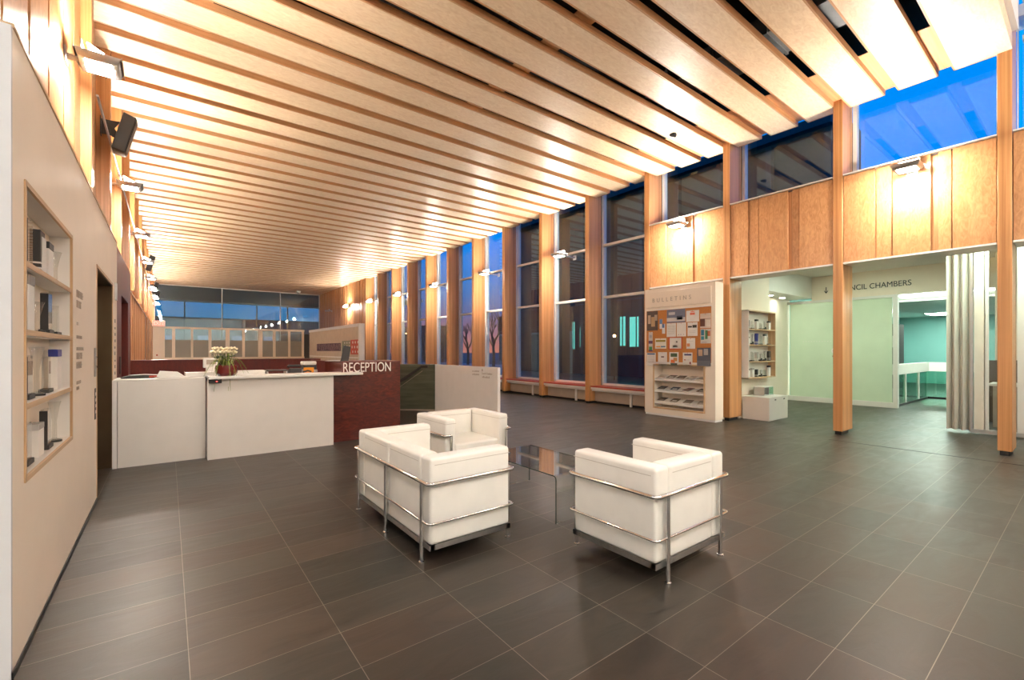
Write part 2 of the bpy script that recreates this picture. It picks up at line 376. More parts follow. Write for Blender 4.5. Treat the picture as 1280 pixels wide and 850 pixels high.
# directory text, illegible at this size
def marks(parent,y0,z0,rows,h,mat,lead=1.7):
    z=z0
    for wds in rows:
        y=y0
        for w in wds:
            q=y
            while q<y+w:
                k=random.uniform(.35,.75)*h; m=MB(); v=random.choice([0,.42,.8])
                m.prism([(q,z),(q+k*.3,z),(q+k*.3,z+h*v),(q+k,z+h*v),(q+k,z+h*(v+.18)),(q+k*.3,z+h*(v+.18)),(q+k*.3,z+h),(q,z+h)] if v else [(q,z),(q+k,z),(q+k,z+h*.18),(q+k*.3,z+h*.18),(q+k*.3,z+h),(q,z+h)],0,.003,'X'); m.build('letter',mat,parent)
                q+=k*1.35
            y+=w+h*.5
        z-=h*lead
dr=thing('directory_lettering','dark wall lettering, upper floor directory block between niche and elevator','sign',onleft(4.18,1.66))
marks(dr,0,0,[(.26,),(.20,)],.05,'greyink',1.4); marks(dr,0,-.19,[(.06,)],.022,'greyink'); marks(dr,0,-.28,[(.22,)],.022,'greyink'); marks(dr,0,-.36,[(.30,)],.022,'greyink')
dr=thing('directory_lettering','dark wall lettering, lower floor directory block between niche and elevator','sign',onleft(4.18,1.24))
marks(dr,0,0,[(.24,),(.22,)],.045,'greyink',1.4); marks(dr,0,-.17,[(.18,),(.10,)],.022,'greyink')

# left display niche
def niche(name,label,loc,length,depth,hgt,shelves,axis):
    """frame in local coords: u along the wall, w into the wall; axis 'L' wall faces +X, 'C' wall faces -Y"""
    t=thing(name,label,'display niche',loc)
    def bx(u0,u1,w0,w1,z0,z1):
        return B(-w1,-w0,u0,u1,z0,z1) if axis=='L' else B(u0,u1,w0,w1,z0,z1)
    for a in ((-.004,.018,0,hgt),(length-.018,length+.004,0,hgt)):
        o=bx(a[0],a[1],-.006,.006,a[2],a[3]).build('side_frame','lightwoodz',t); bx(max(a[0],.0),min(a[1],length),.006,depth,.0,hgt).build('side_lining','white',o)
    for a in ((0,length,-.004,.018),(0,length,hgt-.018,hgt+.004)):
        o=bx(a[0],a[1],-.006,.006,a[2],a[3]).build('rail_frame','lightwood',t); bx(.018,length-.018,.006,depth,max(a[2],0),min(a[3],hgt)).build('rail_lining','white',o)
    bx(.018,length-.018,depth-.008,depth,.018,hgt-.018).build('back_panel','wall',t)
    for z in shelves:
        s=bx(.018,length-.018,.004,depth-.008,z-.022,z).build('shelf','white',t)
        bx(.018,length-.018,-.002,.004,z-.023,z+.001).build('shelf_edging','lightwood',s)
    return t
niche('display_niche','wood-framed display niche of awards in the long white wall at left',(-.49,2.80,.735),1.20,.108,1.295,(.33,.655,.955),'L')
def award(label,loc,kind,h,s=1.,cat='award',group=None,sy=1.):
    t=thing('crystal_award',label,cat,loc,0,group); B=lambda x0,x1,y0,y1,z0,z1: MB().box(x0,x1,y0*sy,y1*sy,z0,z1)
    if kind==0:   # clear upright block on dark base with dark core
        B(-.022*s,.022*s,-.035*s,.035*s,0,.025*s).build('base','ink',t,bevel=.002,seg=1)
        B(-.015*s,.015*s,-.03*s,.03*s,.025*s,h).build('crystal_block','crystal',t,bevel=.003,seg=1)
        B(-.018*s,-.0155*s,-.012*s,.02*s,.05*s,h*.95).build('plaque',M['paper'],t); B(-.016*s,.016*s,-.034*s,-.0305*s,.025*s,h*.97).build('dark_edge','ink',t)
    elif kind==1: # white faced block with coloured cap
        B(-.02*s,.02*s,-.034*s,.034*s,0,h*.82).build('block','paper',t,bevel=.002,seg=1)
        B(-.021*s,.021*s,-.035*s,.035*s,h*.82,h).build('cap','ink',t,bevel=.002,seg=1)
    elif kind==2: # flared column on round foot
        MB().lathe([(.03*s,0),(.03*s,.012),(.012*s,.02),(.010*s,h*.5),(.022*s,h*.85),(.03*s,h)],n=16).build('column','crystal',t,smooth=True)
        MB().lathe([(.034*s,-.0),(.034*s,.01)],n=16).build('foot','ink',t)
    elif kind==3: # tapered wedge
        MB().prism([(-.035*s,0),(.035*s,0),(.028*s,h),(-.015*s,h*.86)],-.014*s,.014*s,'X').build('wedge','crystal',t)
        B(-.02*s,.02*s,-.038*s,.038*s,0,.02).build('base','ink',t)
    elif kind==4: # dark tower, silver trim
        B(-.02*s,.02*s,-.03*s,.03*s,0,h).build('tower','ink',t,bevel=.002,seg=1)
        B(-.021*s,.021*s,-.031*s,.031*s,h*.12,h*.16).build('band','paper',t); B(-.021*s,.021*s,-.031*s,.031*s,h*.24,h*.28).build('band','paper',t); B(.0205*s,.024*s,-.018*s,.031*s,h*.10,h*.86).build('pale_face','paper',t)
    return t
def recap(t,matname):
    for ch in t.children:
        if ch.name.startswith(('cap','tower')): 
            ch.data=ch.data.copy(); ch.data.materials[0]=M[matname]
colmat('blue_cap',(.03,.04,.25)); colmat('green_award',(.10,.13,.03)); colmat('silver_award',(.5,.48,.45),.2)
LV={0:'bottom shelf',1:'second shelf up',2:'third shelf up',3:'top shelf'}
desc={0:'clear dark-based block award',1:'pale dark-capped block award',2:'flared crystal column award',3:'slanted crystal wedge award',4:'dark banded tower award'}
zs=[.755,1.066,1.391,1.691]
rows=[[(2.90,4,.25),(3.10,0,.20),(3.33,1,.17),(3.56,0,.22),(3.80,2,.24)],
      [(2.89,1,.25),(3.12,0,.21),(3.34,2,.25),(3.57,3,.20),(3.82,1,.24)],
      [(2.90,3,.22),(3.12,1,.27),(3.35,2,.16),(3.58,0,.23),(3.82,3,.18)],
      [(2.90,4,.25),(3.12,0,.24),(3.36,4,.23),(3.58,1,.21),(3.82,2,.20)]]
for r,row in enumerate(rows):
    for i,(y,k,h) in enumerate(row):
        a=award(f'{desc[k]}, {ORD[i]} from left, {LV[r]}, left wall niche',(-.54,y,zs[r]),k,h,1.0,group='awards in the left wall niche',sy=1.75)
        if r==1 and i==4: recap(a,'blue_cap')
        if r==0 and i==0: recap(a,'ink')
        if (r,i) in ((3,0),(0,4)): recap(a,'green_award')
        if (r,i) in ((2,1),(0,2)): recap(a,'silver_award')

# ------------------------------------------------------------------ right wall
def column(name,label,x0,x1,ya,yb,top,loc,ends=True):
    t=thing(name,label,'column',loc,0,'square timber columns')
    B(x0-loc[0],x1-loc[0],ya-loc[1],yb-loc[1],.055,top).build('shaft','fir',t,bevel=.004,seg=1)
    B(x0-loc[0]+.02,x1-loc[0]-.12,ya-loc[1]+.02,yb-loc[1]-.02,0,.055).build('steel_foot','black',t)
    return t
cl={-3:'timber column behind the camera, farthest back of three',-2:'timber column behind the camera, middle one of three',-1:'timber column just outside the right edge of the view',0:'tall timber column nearest the right edge, in front of the ribbed screen',
    1:'tall timber column standing before the council chambers lettering',2:'tall timber column between the bulletin kiosk and the low white box'}
for n in range(-3,14):
    lb=cl.get(n) or (f'tall timber column of the window wall, {ORD[n-3]} beyond the bulletin kiosk')
    column('timber_column',lb,XW,8.65,Yn(n),Yf(n),5.6 if n>=0 else 6.24,(XW+.2,Yn(n)+.06,0))
for n in range(3,18):
    lab='square timber column high on the left wall, %s'%('nearest, above the elevator doorway' if n==3 else f'{ORD[n-3]} in the row counted from the lamp over the elevator')
    t=thing('timber_column',lab,'column',(-.66,Yn(n)+.06,2.6),0,'timber columns of the left wall')
    B(-.09,.08,-.06,.065,.0,2.98).build('shaft','fir',t,bevel=.004,seg=1)

fr=sroot('wall_right',(8.4,0,2.64))
def R(x0,x1,y0,y1,z0,z1): return B(x0-8.4,x1-8.4,y0,y1,z0-2.64,z1-2.64)
for n in range(-3,3):
    a,b=Yf(n)+.006,Yn(n+1)-.006; w=b-a
    R(8.26,8.64,a,b,2.66,3.95).build('wall_core','firboard',fr)
    R(8.20,8.66,a,b,2.62,2.645).build('lower_trim','white',fr); R(8.195,8.76,a,b,3.972,3.995).build('sill_board','white',fr)
    for (p,q,x) in ((0,.195,8.222),(.205,.305,8.235),(.31,.60,8.222),(.635,.70,8.245),(.705,1,8.222)) if n%2 else ((0,.24,8.222),(.245,.36,8.245),(.365,.62,8.222),(.66,.745,8.24),(.75,1,8.222)):
        # looking at the wall from the room the far end of the bay is on the left
        R(x,8.262,b-w*q+.002,b-w*p-.002,2.65,3.968).build('wood_panel','firpanel',fr,bevel=.003,seg=1)
# windows
GX=8.74
wn=0
def window(n,z0,z1,trans,a=None,b=None):
    global wn
    wn+=1
    a=Yf(n) if a is None else a; b=Yn(n+1) if b is None else b
    t=sroot(f'window_{wn}',(GX,(a+b)/2,z0)); h=(b-a)/2; H=z1-z0
    m=MB(); m.box(-.07,.05,-h,-h+.05,0,H).box(-.07 if n!=-1 else .0,.05,h-(.05 if n!=-1 else .012),h,0,H).box(-.07,.05,-h,h,0,.05).box(-.07,.05,-h,h,H-.05,H)
    m.build('window_frame','frame',t)
    zz=[z0+.05]+[q for q in trans]+[z1-.05]
    for q in trans: B(-.07,.05,-h+.05,h-.05,q-z0-.03,q-z0+.03).build('transom','frame',t)
    for i in range(len(zz)-1):
        B(-.006,.006,-h+.05,h-.05,zz[i]-z0+(.03 if i else 0),zz[i+1]-z0-(.03 if i<len(zz)-2 else 0)).build('glass_pane','glass',t)
for n in range(-3,3): window(n,3.995,5.60 if n>=0 else 6.24,[] if n>=0 else [5.30,5.80])
for n in range(3,13): window(n,.43,5.60,[2.63,3.93])
# top beam above windows
struct('trim_6',B(8.70,9.1,-6,YE,5.6,5.75),'frame')
struct('trim_7',B(8.65,8.70,.65,YE,5.45,5.6),'void')
# benches / radiators below the windows
bn=0
proto=None
for n in range(3,13):
    a,b=Yf(n),Yn(n+1); c=(a+b)/2; h=(b-a)/2-.004
    lab=f'window bench with red top and pale fins, {ORD[n-3]} beyond the bulletin kiosk'
    if proto is None:
        t=thing('window_bench',lab,'bench',(8.45,c,0),0,'red topped benches below the windows')
        B(-.20,.22,-h,h,.40,.43).build('bench_top','red',t,bevel=.004,seg=1)
        B(-.19,.10,-h,h,.345,.40).build('fascia','frame',t,bevel=.004,seg=1); B(-.15,.10,-h,h,.305,.335).build('lower_rail','frame',t)
        m=MB(); 
        m.box(-.04,.12,-h,h,.05,.30)
        m.build('heater_panel','beige',t,bevel=.004,seg=1)
        for q in (-.30,): B(-.06,-.035,q-.03,q+.03,.0,.345).build('leg','frame',t)
        B(.02,.10,-h,h,.0,.06).build('plinth','black',t); proto=t
    else: copy_thing(proto,(8.45,c,0),label=lab)
struct('wall_right_lower',MB().box(8.66,8.9,Yf(3),Yn(13),0,.43),'void')
# far timber clad part of right wall
fw=sroot('wall_right_far',(8.2,23.4,0)); y=Yf(13); i=0
while y<YE:
    w=(.34,.10,.42,.12,.25)[i%5]; x=(0,.03,0,.035,.012)[i%5]
    B(x+.02,.5,y-23.4+.004,min(y+w,YE)-23.4-.004,0,5.3).build('wall_board','firboard',fw); y+=w; i+=1
# wall behind kiosk and filled bays behind the camera
struct('wall_kiosk',B(8.3,8.7,Yf(2),Yn(3),0,2.62),'wall')
struct('wall_right_near',B(8.3,8.7,-9,Yn(-2),0,2.64),'wall')
struct('wall_right_near.001',B(8.3,8.7,-9,Yn(-3),2.64,6.25),'firpanel')

# lamps
def lamp(name,label,wallx,y,z,sgn,reach=.45,lit=True):
    """sgn +1: lamp on left wall pointing to +X"""
    t=thing(name,label,'wall lamp',(wallx,y,z),0 if sgn>0 else PI,'wall lamps washing the ceiling')
    e=reach; i=reach-.24
    m=MB(); m.hexa([(i,-.135,-.03),(e,-.135,-.03),(e,.135,-.03),(i,.135,-.03)],[(i-.025,-.15,.03),(e+.025,-.15,.03),(e+.025,.15,.03),(i-.025,.15,.03)])
    m.build('housing','alu',t,bevel=.004,seg=1)
    u=MB(); u.box(-.08,.08,-.10,.10,0,.005); u.xform(Matrix.Translation(((i+e)/2,0,.066))@Matrix.Rotation(math.radians(28),4,'Y')); u.build('upper_lens','lensup' if lit else M['white'],t)
    B(i+.01,i+.02,-.11,.11,.03,.12).build('reflector','alu',t)
    B(i+.035,e-.035,-.10,.10,-.036,-.0305).build('lower_lens','lensdn' if lit else M['white'],t)
    B(e+.023,e+.029,-.152,.152,.0,.036).build('end_cap','steel',t); B(i-.029,i-.023,-.152,.152,.0,.036).build('end_cap','steel',t)
    B(.012,i,-.03,.03,-.012,.012).build('arm','alu',t,bevel=.003,seg=1)
    B(0,.012,-.06,.06,-.06,.06).build('wall_plate','alu',t,bevel=.002,seg=1)
    return t
bays=[-3,-1,0]
ly=lambda n:(Yf(n)+Yn(n+1))/2
right=[(-2,'behind the camera'),(0,'on the timber panel above the council chambers opening'),(2,'on the timber panel above the bulletin kiosk'),(4,'first of those projecting from the window bays'),(6,'second of those projecting from the window bays'),(8,'third of those projecting from the window bays'),(10,'fourth of those projecting from the window bays'),(12,'fifth of those projecting from the window bays'),(14,'on the far boarded wall'),(16,'unlit, in the far corner')]
for n,w in right:
    x=8.22 if n<3 or n>12 else 8.66
    lamp('wall_lamp',f'box wall lamp on the right wall, {w}',x,ly(n),3.78,-1,.38 if x==8.22 else .70,lit=n!=16)
left=[(2,'largest, over the elevator doorway'),(4,'second from the camera'),(6,'third from the camera'),(8,'fourth from the camera'),(10,'fifth from the camera'),(12,'sixth from the camera'),(14,'seventh from the camera'),(16,'last at the far end')]
for i,(x,y) in enumerate(((-1,-2.2),(3,-2.2),(6.6,-2.2),(-1,-6),(3,-6),(6.6,-6))):  # fill panels added out of view to brighten the foreground
    t=thing('ceiling_light',f'square fill light panel added high in the lobby behind the camera, {ORD[i]} one','ceiling light',(x,y,6.22),0,'added lobby fill lights')
    B(-.62,.62,-.62,.62,-.0,.025).build('frame','white',t); B(-.58,.58,-.58,.58,-.006,0).build('diffuser','lobbyfill',t)
for n,w in left:
    x=-.66 if n==2 else -.715
    lamp('wall_lamp',f'box wall lamp on the left wall, {w}',x,ly(n),3.68,1,.33 if n==2 else .40)
for y in (-1.5,-6): lamp('wall_lamp',f'metal box wall lamp in the lobby behind the camera, {"nearer" if y>-3 else "farther"} one',-3.6,y,3.7,1,.5)
# conduit rail
m=MB()
m.tube([(-.555,6.02,3.82),(-.555,31.3,3.82)],.012,8)
tag(m.build('conduit_pipe','alu',org=(-.555,18,3.82)),'thin grey conduit running along the left wall columns beside the lamps','pipe')
# speakers
def speaker(label,x,y,z,rz):
    t=thing('wall_speaker',label,'speaker',(x,y,z),rz,'black speakers on the left wall')
    T=Matrix.Rotation(math.radians(14),4,'Y')
    m=MB(); m.hexa([(.17,-.13,-.24),(.30,-.10,-.24),(.30,.10,-.24),(.17,.13,-.24)],[(.17,-.13,.24),(.30,-.10,.24),(.30,.10,.24),(.17,.13,.24)]); m.xform(T)
    m.build('cabinet',colmat('speaker_grey',(.045,.047,.05),.45),t,bevel=.012)
    m=MB(); m.box(.301,.306,-.095,.095,-.225,.225); m.xform(T); m.build('grille','black',t,bevel=.002,seg=1)
    m=MB(); m.box(0,.008,-.05,.05,-.11,.11); m.build('wall_plate','black',t)
    m=MB(); m.prism([(.0,-.09),(.09,-.09),(.19,-.14),(.17,-.06),(.13,.0),(.17,.07),(.19,.10),(.09,.09),(.0,.09)],-.008,.008,'Y'); m.build('bracket','black',t)
    return t
for (n,l) in ((4,'nearest and largest, below the first lamp'),(10,'second from the camera'),(14,'third from the camera'),(16,'farthest, near the end glazing')):
    speaker(f'black tilted speaker bracketed to left wall, {l}',-.66,Yn(n)-.16,4.06,0)

# far glass wall with canopy beyond
fg=sroot('window_30',(4,YE,0))
for x in (-4.6,-1.4,1.8,4.2): B(x-.02,x+.02,-.03,.03,0,5.1).build('mullion','frame',fg)
B(-4.7,4.2,-.006,.006,0,5.1).build('glass_pane','glass',fg)
B(-4.7,4.2,-.03,.03,5.04,5.12).build('head_rail','frame',fg); 
struct('trim_8',B(-.9,16,YE+.1,YE+9.5,5.1,5.3),'ply')
struct('trim_9',B(-.9,16,YE+9.5,YE+9.9,5.0,5.3),'frame')
for x,l in ((1.0,'leftmost'),(3.4,'second from left'),(5.8,'third from left'),(8.1,'rightmost')):
    tag(MB().tube([(0,0,0),(0,0,5.0)],.05,10).build('canopy_post','ext',org=None),f'thin canopy post outside the far glazing, {l}','post','posts outside the far glazing').location=(x,YE+9.7,0)

# ------------------------------------------------------------------ reception
t=thing('reception_counter','white fronted reception counter, low left section by the wall','counter',(-.06,6.57,0))
B(-.38,.42,0,.05,0,.955).build('front_panel','lam',t); B(-.425,-.385,-.01,.05,0,.97).build('end_trim','white',t)
B(-.425,.42,.0,.62,.955,.972).build('counter_top','lam',t,bevel=.002,seg=1); B(-.37,.40,.05,.6,.0,.04).build('plinth','black',t)
t=thing('reception_counter','white fronted reception counter, long middle section below the overhanging shelf','counter',(1.09,6.41,0))
B(-.72,.72,0,.05,0,.955).build('front_panel','lam',t); B(-.72,-.66,.05,.75,.0,.955).build('end_panel','lam',t)
B(-.72,.66,.05,.74,.92,.955).build('inner_top','lam',t)
t=tag(B(-.92,.90,-.06,.34,-.0,.032).build('transaction_shelf','white',org=None,bevel=.003,seg=1),'thin white overhanging shelf on top of the reception counter','shelf'); t.location=(1.30,6.41,.957)
t=thing('sensor_box','small black box with a red light below the shelf end','sensor',(.44,6.39,.925))
B(-.06,.07,-.03,.015,-.015,.031).build('case','black',t,bevel=.002,seg=1); B(.012,.026,-.032,-.03,.002,.012).build('indicator_light','led',t)
t=thing('reception_block','dark red stained reception block carrying the reception lettering','counter',(2.33,6.57,0))
MB().box(-.52,.52,0,.87,.0,.955).build('lower_body','redwood',t)
MB().box(-.36,.52,0,.87,.955,1.125).build('upper_body','redwood',t)
B(-.365,.525,-.005,.875,1.125,1.14).build('top_board','redpanel',t)
m=text('lettering','RECEPTION',.20,'cream',t,(-.352,-.003,.986),RX,.002,.69)
bk=thing('back_counter','long low red panel closing the reception area behind the desk','partition',(1.2,11.8,0))
B(-1.82,1.82,0,.06,0,1.08).build('panel','redpanel',bk); B(-1.82,1.82,-.01,.45,1.08,1.10).build('top_board','redpanel',bk)
t=thing('side_counter','red return panel linking the reception block to the back panel','partition',(2.8,9.6,0))
B(-.03,.03,-2.1,2.15,0,1.05).build('panel','redpanel',t); B(-.035,.035,-2.1,2.15,1.05,1.07).build('top_board','redpanel',t)
t=thing('work_desk','pale inner worktop behind the reception counter','desk',(.9,7.5,0))
B(-1.25,.55,-.29,.75,.88,.91).build('worktop','lam',t)
for x,y in ((-1.2,.7),(.5,.7),(-1.2,-.2),(.5,-.2)): B(x-.02,x+.02,y-.02,y+.02,0,.88).build('leg','alu',t)
def P2(px,Y):
    f=562; yw=math.radians(37.42); s,c=math.sin(yaw0),math.cos(yaw0); t=(px-640)/f
    return Y*(s+t*c)/(c-t*s)
yaw0=math.radians(37.42)
# desk objects
X=P2(184,6.9)
t=thing('keyboard_tray','dark curved document tray at the left end of the counter','tray',(X-.03,6.95,.972))
m=MB(); m.prism([(-.20,0),(.20,0),(.21,.02),(.12,.035),(0,.042),(-.13,.035),(-.21,.012)],-.11,.11,'Y'); m.build('tray_body','ink',t,bevel=.003,seg=1); B(.05,.14,-.112,-.11,.01,.028).build('label_strip','red',t)
X=P2(218,6.8)
t=thing('paper_stack','fanned white papers lying on the counter beside the dark tray','papers',(X-.02,6.72,.9725))
for i in range(5):
    m=B(-.15,.15,-.105,.105,.003*i,.003*i+.0025); m.xform(Matrix.Rotation(.09*i-.1,4,'Z')); m.build('sheet','paper',t)
m=MB(); m.prism([(-.15,.015),(.12,.015),(.05,.07),(-.12,.085)],-.05,.05,'Y'); m.build('raised_sheet','paper',t)
X=P2(252,6.95)
t=thing('letter_tray','flat white letter tray behind the papers','tray',(X+.03,6.98,.972))
B(-.20,.20,-.15,.15,0,.05).build('tray_body','white',t,bevel=.004,seg=1); B(-.205,-.20,-.15,.15,0,.055).build('end_lip','beige',t)
X=P2(265,7.2)
t=thing('desk_phone','small white desk display on the worktop behind the flower pot','phone',(X,7.35,.91))
B(-.06,.06,-.05,.05,0,.17).build('foot','white',t,bevel=.006); B(-.09,.09,-.03,.04,.155,.285).build('case','white',t,bevel=.01); B(-.055,.055,-.034,-.03,.20,.265).build('display','greyink',t)
X=P2(284,6.45)
pt=thing('potted_plant','cream flowering plant in a dark red pot on the reception shelf','potted plant',(X,6.52,.9895))
MB().lathe([(.085,0),(.115,.03),(.122,.09),(.115,.13),(.105,.13),(.10,.118),(0.001,.115)],n=28).build('pot','pot',pt,smooth=True)
random.seed(11)
m=MB()
for i in range(30):
    a=random.uniform(0,2*PI); L=random.uniform(.16,.34); up=random.uniform(.05,.20); dr=random.uniform(.0,.28)
    if math.sin(a)<-.2: dr=random.uniform(.0,.22) if i%7 else .5
    pts=[]
    for k in range(6):
        u=k/5; r=.03+L*u*.75; pts.append((r*math.cos(a),r*math.sin(a)*.7,.12+up*math.sin(PI*min(1,u*1.05))*1.2-dr*u*u*.6))
    w=.008; b0=len(m.v)
    for k,p in enumerate(pts):
        ww=w*(1-.8*k/5); m.v+=[(p[0]-ww*math.sin(a),p[1]+ww*math.cos(a),p[2]),(p[0]+ww*math.sin(a),p[1]-ww*math.cos(a),p[2]+.002)]
    for k in range(5): m.f.append((b0+2*k,b0+2*k+1,b0+2*k+3,b0+2*k+2))
tag(m.build('grass_leaves','leaf',pt),kind=None)
m=MB()
for i in range(44):
    a=random.uniform(0,2*PI); r=random.uniform(.02,.12); z=random.uniform(.14,.24); c=Vector((r*math.cos(a)-.03,r*math.sin(a)*.8,z)); s0=len(m.v)
    m.v+=[(-.035,0,0),(0,-.022,.006),(.035,0,0),(0,.022,.006)]; m.f.append((s0,s0+1,s0+2,s0+3)); m.xform(Matrix.Translation(c)@Matrix.Rotation(random.uniform(0,6),4,'Z')@Matrix.Rotation(random.uniform(-.7,.7),4,'X'),s0)
m.build('broad_leaves','dleaf',pt)
for i in range(17):
    a=2*PI*i/15*2.4; r=.02+.0072*i; m=MB(); x,y,z=r*math.cos(a)-.015,r*math.sin(a)*.8,.305+.025*math.cos(i*2.1)
    for k in range(7):
        b=2*PI*k/7; m.ball((x+.02*math.cos(b),y+.02*math.sin(b),z+.008*math.sin(k*3)),.019,8,(1,1,.7))
    m.ball((x,y,z+.010),.018,8); m.tube([(x*.3,y*.3,.12),(x*.8,y*.8,.22),(x,y,z)],.003,5)
    m.build('flower_head','petal',pt,smooth=True)
X=P2(313,6.95)
t=thing('label_printer','long low white machine on the counter right of the flower pot','office machine',(X,7.0,.955))
B(-.17,.17,-.08,.10,0,.075).build('case','white',t,bevel=.008); MB().tube([(.16,0,.07),(.2,0,.06),(.22,0,.03),(.22,0,.0)],.006,8).build('cable','white',t)
X=P2(341,7.0)
t=thing('document_tray','black stacked document tray on the counter','tray',(X+.05,7.05,.955))
B(-.13,.13,-.10,.10,0,.018).build('lower_tray','ink',t,bevel=.003,seg=1); B(-.13,.13,-.10,.10,.055,.075).build('upper_tray','ink',t,bevel=.003,seg=1)
for x in (-.12,.12): B(x-.008,x+.008,-.09,.09,.015,.06).build('riser','steel',t)
X=P2(369,7.0)
t=thing('telephone','black desk telephone with raised handset on the counter','phone',(X,7.05,.955))
m=MB(); m.prism([(-.10,0),(.10,0),(.10,.05),(-.06,.09),(-.10,.09)],-.08,.08,'X'); m.build('phone_base','ink',t,bevel=.006); MB().tube([(-.09,-.03,.11),(-.08,-.02,.125),(.08,-.02,.125),(.09,-.03,.11)],.018,10).build('handset','ink',t,smooth=True)
X=P2(387,7.0)
t=thing('card_holder','orange card folder standing next to the black telephone','folder',(X,7.05,.955))
B(-.07,.07,-.005,.01,0,.095).build('card','orange',t); MB().tube([(-.09,-.02,.03),(-.02,-.03,.05),(.03,-.02,.035)],.012,8).build('clip','ink',t)
X=P2(400,7.1)
t=thing('desk_printer','grey desktop printer beside the red reception block','printer',(X-.10,7.35,.91))
B(-.10,.10,-.12,.12,0,.10).build('printer_base','alu',t,bevel=.008); B(-.08,.09,-.10,.12,.10,.17).build('paper_feed','ink',t,bevel=.006); m=B(-.10,.09,-.10,.10,.17,.225); m.build('lid','white',t,bevel=.015)
X=P2(432,6.85)
t=thing('tablet_stand','dark narrow tilted screen standing on the red reception block','screen',(X,6.9,1.14))
m=B(-.055,.055,-.012,.012,0,.23); m.xform(Matrix.Rotation(math.radians(12),4,'Y')@Matrix.Rotation(-.1,4,'X')); m.build('screen_panel','ink',t,bevel=.004,seg=1); B(-.05,.04,-.05,.05,0,.012).build('foot','ink',t)
t=thing('brochure_pile','loose pale brochures on top of the red reception block','papers',(P2(420,7.0),7.05,1.14))
for i in range(4):
    m=B(-.08,.08,-.11,.11,.003*i,.003*i+.002); m.xform(Matrix.Translation((.03*i-.04,0,0))@Matrix.Rotation(.25*i,4,'Z')); m.build('brochure','paper',t)

# glazed office partition
gp=thing('office_partition','low white framed glazed partition behind the reception area','partition',(1.95,19,0))
posts=[(203.5,206),(215,219),(238.6,241.5),(260.5,264.3),(281.8,287),(302.7,306),(322.5,328),(341,344.4),(360,362.8),(377,379.8)]
xs=[(P2(a,19)-1.95,P2(b,19)-1.95) for a,b in posts]
for a,b in xs: B(a,b,-.03,.03,1.05,2.03).build('post','wall',gp)
B(-2.35,2.3,-.04,.04,2.03,2.10).build('top_rail','wall',gp); B(-2.35,2.3,-.05,.05,1.0,1.06).build('sill','wall',gp)
B(-2.35,2.3,-.03,.03,0,1.0).build('lower_panel','wall',gp); B(-2.35,xs[0][0],-.03,.03,1.05,2.03).build('end_panel',M['wall'],gp)
for i in range(len(xs)-1):
    a,b=xs[i][1],xs[i+1][0]
    B(a,b,-.005,.005,1.06,1.66).build('frosted_pane','frostgrey',gp); B(a,b,-.005,.005,1.66,2.03).build('clear_pane','glass',gp)
B(-2.26,-2.22,-.036,-.03,1.12,1.17).build('wall_switch','red',gp)
t=thing('exit_sign','small red exit sign on the end of the glazed office partition','exit sign',(P2(198.5,18.95),18.9,2.10))
B(-.17,.17,-.03,.03,0,.19).build('case','frame',t,bevel=.004,seg=1); B(-.155,.155,-.034,-.03,.015,.175).build('lit_face','exit',t)
text('lettering','EXIT',.15,'cream',t,(-.145,-.035,.04),RX,.001,.9)
t=thing('doorway_block','dark block for the open doorway between glazed partition and pinned side wall','cabinet',(4.3,19.4,0))  # solid dark block put where an open doorway reads dark
B(-.06,.22,-.1,.25,0,1.95).build('dark_body',colmat('brown_black',(.035,.025,.018)),t,bevel=.005,seg=1); B(.0,.004,-.104,-.10,.1,1.85).build('door_gap','ink',t)
sw=thing('office_side_wall','beige pinboard side wall with thick white end beside the windows','partition',(4.47,15.8,0))
B(-.05,.07,-2.7,3.1,0,2.0).build('pinboard',colmat('tan_fabric',(.60,.51,.40),.8),sw); B(-.07,.09,-2.74,3.1,2.0,2.09).build('cap','white',sw); B(-.07,.09,-2.76,-2.68,0,2.09).build('end_post','white',sw)
B(-.055,-.05,-2.65,3.05,1.06,1.10).build('ledge','white',sw)
def side_art(px0,px1,z0,z1): 
    def oX(px): t=(px-640)/562; s,c=math.sin(yaw0),math.cos(yaw0); return 4.42*(c-t*s)/(s+t*c)
    return oX(px0),oX(px1)
a,b=side_art(396.5,426,0,0)
t=thing('wall_banner','long dark purple banner with pale squiggles on the pinboard wall','artwork',(4.41,(a+b)/2,1.28)); h=(a-b)/2
B(-.004,.008,-h,h,0,.26).build('banner',colmat('purple_cloth',(.07,.02,.05)),t)
for i in range(16):
    y=-h+.06+i*(2*h-.12)/15; MB().tube([(-.006,y,.04+.03*math.sin(i)),(-.006,y+.05,.12),(-.006,y-.04,.17),(-.006,y+.04*math.cos(i*2),.23)],.010,5).build('pale_stroke',colmat('pale_pink',(.45,.30,.30)),t)
a,b=side_art(428,438.5,0,0)
t=thing('poster','square green and white patterned poster behind the dark screen','poster',(4.41,(a+b)/2,1.26)); h=(a-b)/2
B(-.004,.008,-h,h,0,.34).build('sheet',colmat('sage',(.22,.25,.16)),t)
for i in range(9): B(-.006,-.004,-h+.06+.0+(i%3)*h*.55,-h+.13+(i%3)*h*.55,.05+.1*(i//3),.10+.1*(i//3)).build('pale_patch','paper',t)
a,b=side_art(438.8,449,0,0)
t=thing('poster','red poster with white dots at the end of the pinboard wall','poster',(4.41,(a+b)/2,1.18)); h=(a-b)/2
B(-.004,.008,-h,h,0,.44).build('sheet',colmat('poster_red',(.52,.06,.025)),t)
for i in range(9):
    m=MB().lathe([(.04,0),(.04,.002)],n=12); m.xform(Matrix.Translation((-.006,-h+.07+(i%3)*(h*.62)+(.06 if (i//3)%2 else 0),.08+.14*(i//3)))@Matrix.Rotation(PI/2,4,'Y')); m.build('white_dot','paper',t)

